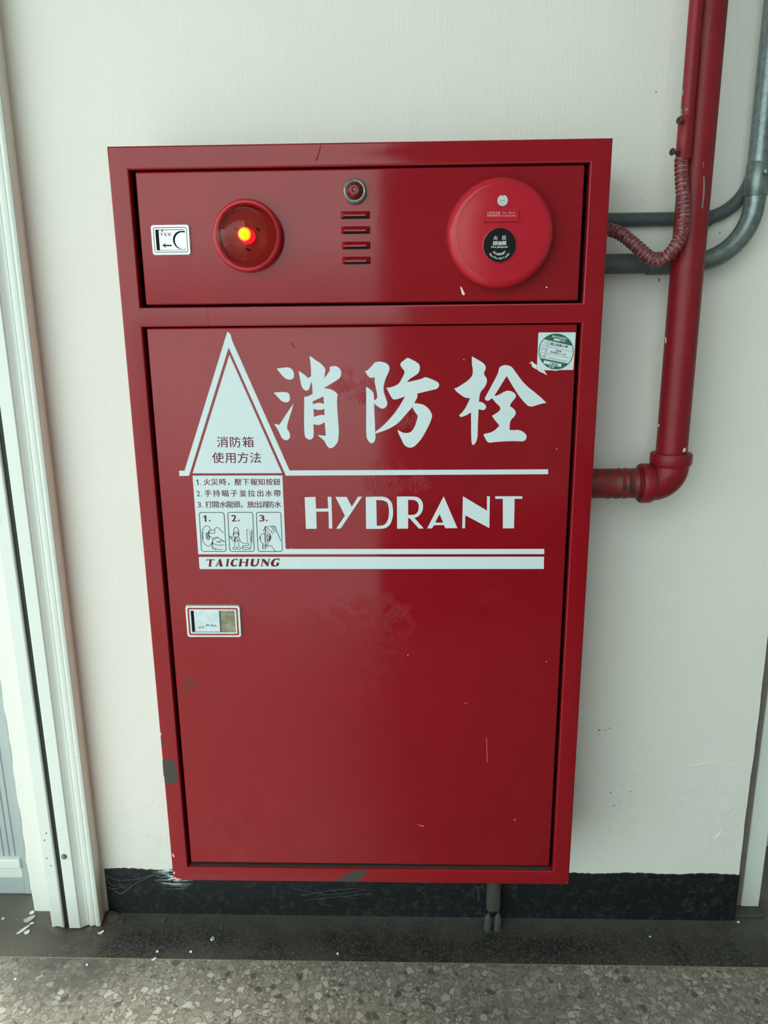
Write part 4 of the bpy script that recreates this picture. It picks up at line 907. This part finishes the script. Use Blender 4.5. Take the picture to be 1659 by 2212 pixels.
# ------------------------------------------------------------------ pipes on the right
RYp = 0.088; _l, _r = U(1437.5, 700, RYp), U(1506, 700, RYp); _l2, _r2 = U(1424.5, 900, RYp), U(1494, 900, RYp)
RXp = (_l.x+_r.x+_l2.x+_r2.x)/4; RP = (_r.x-_l.x+_r2.x-_l2.x)/4*.975; BZ = U(1330, 1044, RYp).z
fp = thing('fire_pipe', 'thick red water pipe dropping down the wall and bending into the cabinet side', 'pipe', (RXp, RYp, BZ))
zc1, zc0 = U(1453, 978, RYp).z, U(1453, 1001, RYp).z
xc0, xc1 = U(1381, 1045, RYp).x, U(1404, 1045, RYp).x
def on_cyl(cx, cy, r, pts, eps=.0003):
    out = []
    for a, b in pts:
        p = U(a, b, cy-r*.8)
        for _ in range(6):
            d_ = max(-r*.98, min(r*.98, p.x-cx)); p = U(a, b, cy-math.sqrt(r*r-d_*d_))
        out.append((p.x, p.y-eps, p.z))
    return out
def cyl_patch(mb_, cx, cy, r, pts, mi):
    P = on_cyl(cx, cy, r, pts); c = [sum(p[i] for p in P)/len(P) for i in range(3)]; n_ = len(P)
    mb_.add(P+[(c[0], min(c[1], min(p[1] for p in P)), c[2])], [[i, (i+1) % n_, n_] for i in range(n_)], mi)
mb = MB(); mb.tube([(RXp, RYp, z) for z in (zc1-.004, zc1+.1, zc1+.4, 2.895)], RP, 56, 0)
for c, mi in (([(1477, 968), (1481, 967), (1482, 974), (1478, 977), (1474, 976)], 1), ([(1519, 380), (1522, 380), (1523, 410), (1521, 430), (1518, 450), (1515, 450), (1518, 425), (1519, 405)], 2), ([(1518, 350), (1520, 350), (1520, 366)], 2), ([(1421.5, 917), (1424, 916), (1423.5, 922), (1421.8, 922)], 1), ([(1437, 730), (1439, 728), (1439, 740), (1437, 742)], 1), ([(1456, 558), (1458, 557), (1459, 561), (1457, 561)], 2)):
    cyl_patch(mb, RXp, RYp, RP, c, mi)
mb.build('riser_pipe', [M_PIPE, M_FLAKE, M_CHIPGREY], fp, smooth=40)
RB_ = 0.0415; mb = MB()
pts = [(RXp, RYp, zc0)]
arc = fillet([(RXp, RYp, zc0), (RXp, RYp, BZ), (xc1, RYp, BZ)], min(zc0-BZ, RXp-xc1)*0.96, 20)
mb.tube(arc, 0.0312, 56, 0)
mb.lathe((RXp, RYp, zc0), (0, 0, 1), [(.0300, -.006), (.0340, -.001), (.0352, .002), (.0352, zc1-zc0-.002), (.0338, zc1-zc0), (.026, zc1-zc0)], 56, 0)
mb.lathe((xc1, RYp, BZ), (-1, 0, 0), [(.0300, -.006), (.0340, -.001), (.0352, .002), (.0352, xc1-xc0-.002), (.0338, xc1-xc0), (.026, xc1-xc0)], 56, 0)
yE = RYp-.0312-.0006
for c, w_ in (([(1437, 1046), (1446, 1030), (1458, 1028), (1449, 1044)], .0011), ([(1443, 1037), (1447, 1032), (1452, 1035), (1450, 1041), (1445, 1042)], .0009)):
    P = px(c, yE); mb.ribbon(P, w_, yE, 0, True)
mb.build('elbow', M_PIPE, fp, smooth=40)
mb = MB(); xx = [CW/2-.0008]; xend = xc0+.003; rr2 = [RP]
k = 0; xq = CW/2+.012
P_ = [(CW/2-.0008, RP), (CW/2+.05, RP)]
for bx in (U(1336, 1045, RYp).x, U(1350, 1045, RYp).x, U(1372, 1045, RYp).x): P_ += [(bx-.0025, RP), (bx-.001, RP+.0009), (bx+.0012, RP+.0009), (bx+.0025, RP)]
P_.append((xend, RP)); P_ = sorted(P_)
mb.tube([(a, RYp, BZ) for a, b in P_], [b for a, b in P_], 56, 0)
for a in (1313, 1329, 1347): # hanging drops of old paint
    q = U(a, 1076, RYp); mb.lathe((q.x, RYp, BZ-RP+.001), (0, 0, -1), [(.004, 0), (.003, .002), (.0, .0032)], 16, 0, False)
lab(mb.build('branch_pipe', M_BRANCH, fp, smooth=40), 'stained short red pipe stub entering the cabinet')

# red signal conduit with coupling and flexible hose
CY = 0.060; CXp = (U(1474, 200, CY).x+U(1503, 200, CY).x)/2; RCc = (U(1503, 200, CY).x-U(1474, 200, CY).x)/2
zk0, zk1 = U(1475, 345, CY).z, U(1480, 252, CY).z
rc = thing('signal_conduit', 'thin red conduit beside the thick red pipe, ending in a ribbed hose', 'conduit', (CXp, CY, zk0))
mb = MB(); mb.tube([(CXp, CY, zk1-.01), (CXp, CY, 1.9), (CXp, CY, 2.895)], RCc, 40, 0)
for c in ([(1473, 195), (1477, 194), (1476, 205), (1473, 208)], [(1470.5, 232), (1474, 236), (1474, 250), (1469, 251)], [(1480, 235), (1486, 233), (1488, 237), (1480, 240)]): cyl_patch(mb, CXp, CY, RCc, c, 1)
mb.build('conduit_tube', [M_PIPE, M_CHIPGREY], rc, smooth=40)
RK = RCc+.0014
mb = MB(); mb.lathe((CXp-.001, CY, zk0), (0, 0, 1), [(RCc*.6, 0), (RK-.0006, 0), (RK, .0008), (RK, zk1-zk0-.0008), (RK-.0006, zk1-zk0), (RCc*.7, zk1-zk0)], 40, 0)
cpl = mb.build('coupling', M_PIPE, rc, smooth=40)
for a, b, ln, dr in ((1469, 262, .007, (-.72, -.62, .02)), (1460, 331, .012, (-.85, -.50, .05))):
    b0 = U(a+5, b, CY-RK*.75); d_ = Vector(dr).normalized()
    mb = MB(); mb.lathe(b0, d_, [(.0026, 0), (.0026, ln), (.0052, ln+.0003), (.0054, ln+.0018), (.0042, ln+.0032), (0, ln+.0036)], 24, 0)
    t1 = d_.orthogonal().normalized(); t2_ = d_.cross(t1); hp = b0+d_*(ln+.0037)
    for u_, w2 in ((t1, t2_), (t2_, t1)): mb.add([hp-u_*.0032-w2*.0005, hp+u_*.0032-w2*.0005, hp+u_*.0032+w2*.0005, hp-u_*.0032+w2*.0005], [[0, 1, 2, 3]], 1)  # dark bars paint the shade of the cross slot
    lab(mb.build('screw', [M_RUST, M_HOLE_SHADE], cpl, smooth=40), 'rusty screw')
hp_ = [(1472.5, 340, CY), (1472, 365, CY-.001), (1473.5, 400, CY-.003), (1477, 450, CY-.005), (1474, 497, CY-.006), (1457, 536, CY-.004), (1431, 560, CY+.004), (1405, 557, CY+.012), (1377, 534, CY+.020), (1347, 509, CY+.028), (1322, 497, CY+.034)]
path = smooth_line([U(a, b, c) for a, b, c in hp_], 10)
path = [p for p in path if p.x > CW/2+.001]+[Vector((CW/2-.0005, CY+.036, U(1316, 494, CY+.036).z))]
# even spacing
L = [0]
for i in range(1, len(path)): L.append(L[-1]+(path[i]-path[i-1]).length)
def at(s_):
    for i in range(1, len(path)):
        if L[i] >= s_: q_ = (s_-L[i-1])/(L[i]-L[i-1]); return path[i-1].lerp(path[i], q_)
    return path[-1]
pitch = .0066; nn = int(L[-1]/pitch); pts = []; rad = []; kind = []
for k in range(nn):
    for f_, dr, kd in ((0.0, -.0006, 1), (0.22, -.0006, 1), (0.34, .0003, 0), (0.55, .0006, 0), (0.85, .0003, 0)):
        pts.append(at((k+f_)*pitch)); rad.append(.0103+dr); kind.append(kd)
pts.append(path[-1]); rad.append(.0103)
seg = {}
mb = MB(); random.seed(3)
mb.tube(pts, rad, 32, 0, True, lambda i, k: 1 if kind[i] == 1 else 0)
lab(mb.build('flexible_hose', [M_HOSE_RED, M_HOSE_GREY], rc, smooth=50), 'ribbed flexible red hose')

# grey conduits behind the pipes
BYc = 0.137; RBc = 0.0166; lz_ = (U(1315, 549, BYc).z+U(1315, 592, BYc).z)/2; bxv = U(1634, 400, BYc).x
gc = thing('grey_conduit', 'thick galvanized grey conduit sweeping from the cabinet side up the right edge', 'conduit', (bxv, BYc, lz_), 'grey conduits on the wall')
pth = fillet([(CW/2-.0006, BYc, lz_), (bxv, BYc, lz_), (bxv+.002, BYc, 2.895)], 0.098, 24)
hx = U(1500, 570, BYc).x
mb = MB(); mb.tube(pth, RBc, 48, 0, True, lambda i, k: 1 if pth[i].x < hx-.01 and pth[i+1].x < hx+.06 and pth[i].z < lz_+.01 else 0)  # horizontal run towards the cabinet gets the darker grey
c_ = on_cyl(bxv, BYc, RBc, [(1649, 96), (1652, 92), (1646, 150), (1640, 192), (1637, 193), (1641, 150)])
mb.build('conduit_tube', [M_GALV, M_GALV_DARK], gc, smooth=40)
mb = MB(); xk0, xk1 = U(1397, 575, BYc).x, U(1452, 575, BYc).x
mb.lathe((xk0, BYc, lz_), (1, 0, 0), [(RBc-.001, 0), (RBc+.0016, 0), (RBc+.0022, .001), (RBc+.0022, xk1-xk0-.001), (RBc+.0016, xk1-xk0), (RBc-.001, xk1-xk0)], 48); lab(mb.build('coupling', M_GALV_DARK, gc, smooth=40), 'dull grey sleeve behind the red hose')
zk2, zk3 = U(1632, 425, BYc).z, U(1640, 352, BYc).z
mb = MB(); mb.lathe((bxv, BYc, zk2), (0, 0, 1), [(RBc-.001, 0), (RBc+.001, 0), (RBc+.0018, .001), (RBc+.0018, zk3-zk2-.001), (RBc+.001, zk3-zk2), (RBc-.001, zk3-zk2)], 48); cp2 = mb.build('coupling', M_GALV, gc, smooth=40)
q = U(1652, 371, BYc-.016); mb = MB(); mb.lathe((q.x, BYc-.014, q.z), (.15, -1, 0), [(.0036, 0), (.0036, .006), (.0056, .0062), (.0056, .008), (.003, .010), (0, .0102)], 24); lab(mb.build('screw', M_GALV, cp2, smooth=40), 'steel screw')
TY = 0.1687; RT = 0.0113; tz = (U(1320, 460, TY).z+U(1320, 490, TY).z)/2; txv = U(1655, 60, TY).x+.004
tc = thing('grey_conduit', 'thinner dull grey conduit running horizontally above the thick grey one', 'conduit', (txv, TY, tz), 'grey conduits on the wall')
pth = fillet([(CW/2-.0006, TY, tz), (txv, TY, tz), (txv, TY, 2.895)], 0.085, 20)
mb = MB(); mb.tube(pth, RT, 40, 0); mb.build('conduit_tube', M_GALV_DARK, tc, smooth=40)
xk = U(1536, 475, TY).x
mb = MB(); mb.lathe((xk, TY, tz), (-1, 0, 0), [(RT-.001, 0), (RT+.0010, 0), (RT+.0014, .001), (RT+.0014, .055), (RT-.001, .056)], 40); mb.build('coupling', M_GALV_DARK, tc, smooth=40)

# ------------------------------------------------------------------ small things at the floor
fy = 0.150
ff = thing('cable_fitting', 'dusty pair of old pipe fittings hanging under the cabinet, standing on the dark border', 'pipe fitting', (U(1065, 1960, fy).x, fy, 0))
xf = U(1065, 1960, fy).x
mb = MB(); mb.box((xf-.014, fy-.008, .044), (xf+.015, fy+.014, .110), 0, .006); mb.tube([(xf+.001, fy, .10), (xf+.001, fy, .150), (xf+.001, fy, Z0+.0005)], .015, 24); mb.build('fitting_body', M_FITTING, ff, smooth=40)
for sx_, tl_ in ((-.0105, .0), (.0105, .012)):
    mb = MB(); b0 = Vector((xf+sx_, fy-.004, 0.0))
    mb.lathe(b0, (0, -.18, 1), [(.0074, 0), (.0084, .001), (.0084, .018), (.0072, .0195), (.0086, .021), (.0082, .034), (.0055, .042), (.003, .048)], 32)
    mb.build('fitting_cap', M_FITTING, ff, smooth=30)
for pts_ in ([(1027, 1912, .13), (1030, 1917, .13), (1037, 1917, .13), (1043, 1914, .13), (1046, 1922, .13)], [(1032, 1919, .13), (1034, 1930, .13), (1033, 1945, .13)], [(1070, 1940, .135), (1068, 1955, .13), (1063, 1972, .13)]):
    mb = MB(); mb.tube(smooth_line([U(*p) for p in pts_], 5), .0011, 8)
    mb.build('loose_wire', M_FITTING, ff, smooth=40)

def strands(name, label, lines, y, rad=.00028):
    m_ = MB()
    for P in lines:
        Q = []
        for i, (a, b) in enumerate(P): Q.append(U(a, b, y + (0.0 if 0 < i < len(P)-1 else .004)))
        m_.tube(smooth_line(Q, 5), rad, 6)
    c = U(*lines[0][len(lines[0])//2], y)
    return tag(m_.build(name, M_WEB, origin=c), label, 'cobweb', 'cobwebs on the skirting')
def z8(L): return [(180+a/7.541, 1840+b/7.541) for a, b in L]
strands('cobweb', 'torn cobweb across the left end of the black skirting', [z8(L) for L in (
    [(345,365),(470,430),(590,465),(850,450),(1000,410),(1180,365)], [(370,565),(480,610),(560,670),(630,672),(740,590),(900,490),(1180,365)], [(420,590),(540,600),(640,560),(780,520)],
    [(540,640),(600,690),(700,640),(790,560)], [(585,480),(605,560),(640,600)], [(600,520),(650,570),(720,590)], [(360,400),(430,520),(520,560),(600,540)])], 0.168)
strands('cobweb', 'faint cobweb threads on the black skirting below the middle of the cabinet', [
    [(630, 1918), (660, 1925), (700, 1932), (740, 1930), (790, 1922)], [(650, 1935), (690, 1928), (730, 1922), (780, 1918)], [(660, 1945), (700, 1940), (745, 1936), (800, 1930)], [(680, 1922), (700, 1935), (690, 1950), (720, 1958)], [(720, 1920), (735, 1935), (770, 1940)]], 0.168, .00022)
def chip(name, label, cat, a, b, w, h, rot, mat, th=.0012, group=None, curl=.001):
    p = UF(a, b, 0); m_ = MB(); n_ = 10; up = []; lo = []
    for k in range(n_):
        an = 2*PI*k/n_; rr_ = 1+random.uniform(-.22, .22); x_, y_ = w/2*math.cos(an)*rr_, h/2*math.sin(an)*rr_
        c, s_ = math.cos(rot), math.sin(rot); X, Y = p.x+x_*c-y_*s_, p.y+x_*s_+y_*c
        zc = .0004+curl*(x_/(w/2))**2; up.append((X, Y, zc+th)); lo.append((X, Y, zc-.0004))
    m_.add(up+lo, [list(range(n_)), list(range(2*n_-1, n_-1, -1))]+[[k, (k+1) % n_, n_+(k+1) % n_, n_+k] for k in range(n_)])
    return tag(m_.build(name, mat, origin=(p.x, p.y, 0)), label, cat, group)
chip('paint_flake', 'curled white paint flake beside the foot of the door frame', 'paint flake', 218, 2016, .016, .006, .5, M_FLAKE, .001, 'paint flakes on the floor', .004)
chip('dry_leaf', 'pale oval dry leaf lying left of the door frame foot', 'leaf', 62, 1987, .024, .014, .6, M_DRYLEAF, .0008, None, .003)
for lb, a, b, w, h, r_ in (('small pale flake just above the pale leaf', 69, 1972, .011, .010, .3), ('round white flake right of the pale leaf', 69, 1995.5, .008, .006, .2), ('long white flake below the pale leaf', 49, 2010, .030, .007, 1.0), ('white flake beside the long white flake', 58, 2015, .012, .009, .8),
                            ('tiny white flake at the left picture edge, farthest from the camera', 7, 1985, .006, .006, 0), ('tiny white crumb on the grey floor below the frame foot', 188, 2085, .005, .005, 0), ('tiny white crumb near the left picture edge on the grey floor', 33, 2116, .005, .004, 0)):
    chip('paint_flake', lb, 'paint flake', a, b, w, h, r_, M_FLAKE, .001, 'paint flakes on the floor')
for lb, a, b, w, h, r_ in (('white flake on the dark border nearest the metal divider, left one', 340, 2056, .005, .006, .2), ('white flake on the dark border, right of its nearest neighbour', 412, 2057, .005, .006, 1.2), ('pale scrap lying across the metal divider strip', 332, 2073, .010, .005, .7),
                            ('single white flake on the dark border below the cabinet middle', 729, 2061, .005, .005, .4), ('tiny white crumb at the skirting foot right of the cabinet', 1334, 1984, .005, .005, .1), ('tiny white crumb at the foot of the right post', 1595, 1993, .005, .006, .9), ('tiny white crumb on the border right of the cabinet', 1404, 2024, .005, .003, .2)):
    chip('paint_flake', lb, 'paint flake', a, b, w, h, r_, M_FLAKE, .001, 'paint flakes on the floor')
p = UF(459, 2029); mb = MB(); mb.lathe((p.x, p.y, .0002), (0, 0, 1), [(.0022, 0), (.0045, 0), (.0048, .0012), (.0040, .0026), (.0022, .0026), (.0022, 0)], 20, 0, False)
tag(mb.build('washer', M_CHROME, smooth=40, origin=(p.x, p.y, 0)), 'small silver ring lying on the dark border below the cabinet left', 'washer')
for lb, a, b in (('dark crumb of dirt near the frame foot', 262, 1992), ('dark crumb on the dark border under the cabinet left', 352, 1990)):
    chip('dirt_crumb', lb, 'dirt crumb', a, b, .010, .007, .4, M_DUST, .004, 'dirt crumbs on the dark border')

def heap(label, pts, h, seed):
    random.seed(seed); P = [UF(a, b) for a, b in pts]; c = sum(P, Vector())/len(P); n_ = 36; R_ = 7; m_ = MB(); v = [(c.x, c.y, h)]
    ring = []
    L = smooth_line(P+[P[0]], 8)[:-1]; n_ = len(L)
    for k in range(1, R_+1):
        q = k/R_
        for p in L:
            z = h*(1-q)**1.1*random.uniform(.75, 1.2) if k < R_ else -.0006
            v.append((c.x+(p.x-c.x)*q+random.uniform(-.0012, .0012), c.y+(p.y-c.y)*q+random.uniform(-.0012, .0012), z))
    f = [[0, 1+i, 1+(i+1) % n_] for i in range(n_)]
    for k in range(R_-1):
        for i in range(n_): f.append([1+k*n_+i, 1+(k+1)*n_+i, 1+(k+1)*n_+(i+1) % n_, 1+k*n_+(i+1) % n_])
    m_.add(v, f); tag(m_.build('dirt_heap', M_DUST, origin=(c.x, c.y, 0)), label, 'dirt', 'dirt heaps round the door frame foot')
heap('crumbly brown dirt gathered at the plaster edge left of the black gap', [(102, 1978), (118, 1974), (132, 1990), (146, 2004), (140, 2018), (120, 2020), (104, 2004), (98, 1990)], .016, 1)
heap('thin brown dirt under the moulded edge of the door frame', [(186, 2006), (200, 1998), (216, 1996), (222, 2002), (206, 2010), (190, 2014)], .007, 2)
heap('brown dirt in the corner between door frame and black skirting', [(222, 1978), (234, 1962), (250, 1966), (262, 1976), (252, 1986), (234, 1992)], .010, 3)
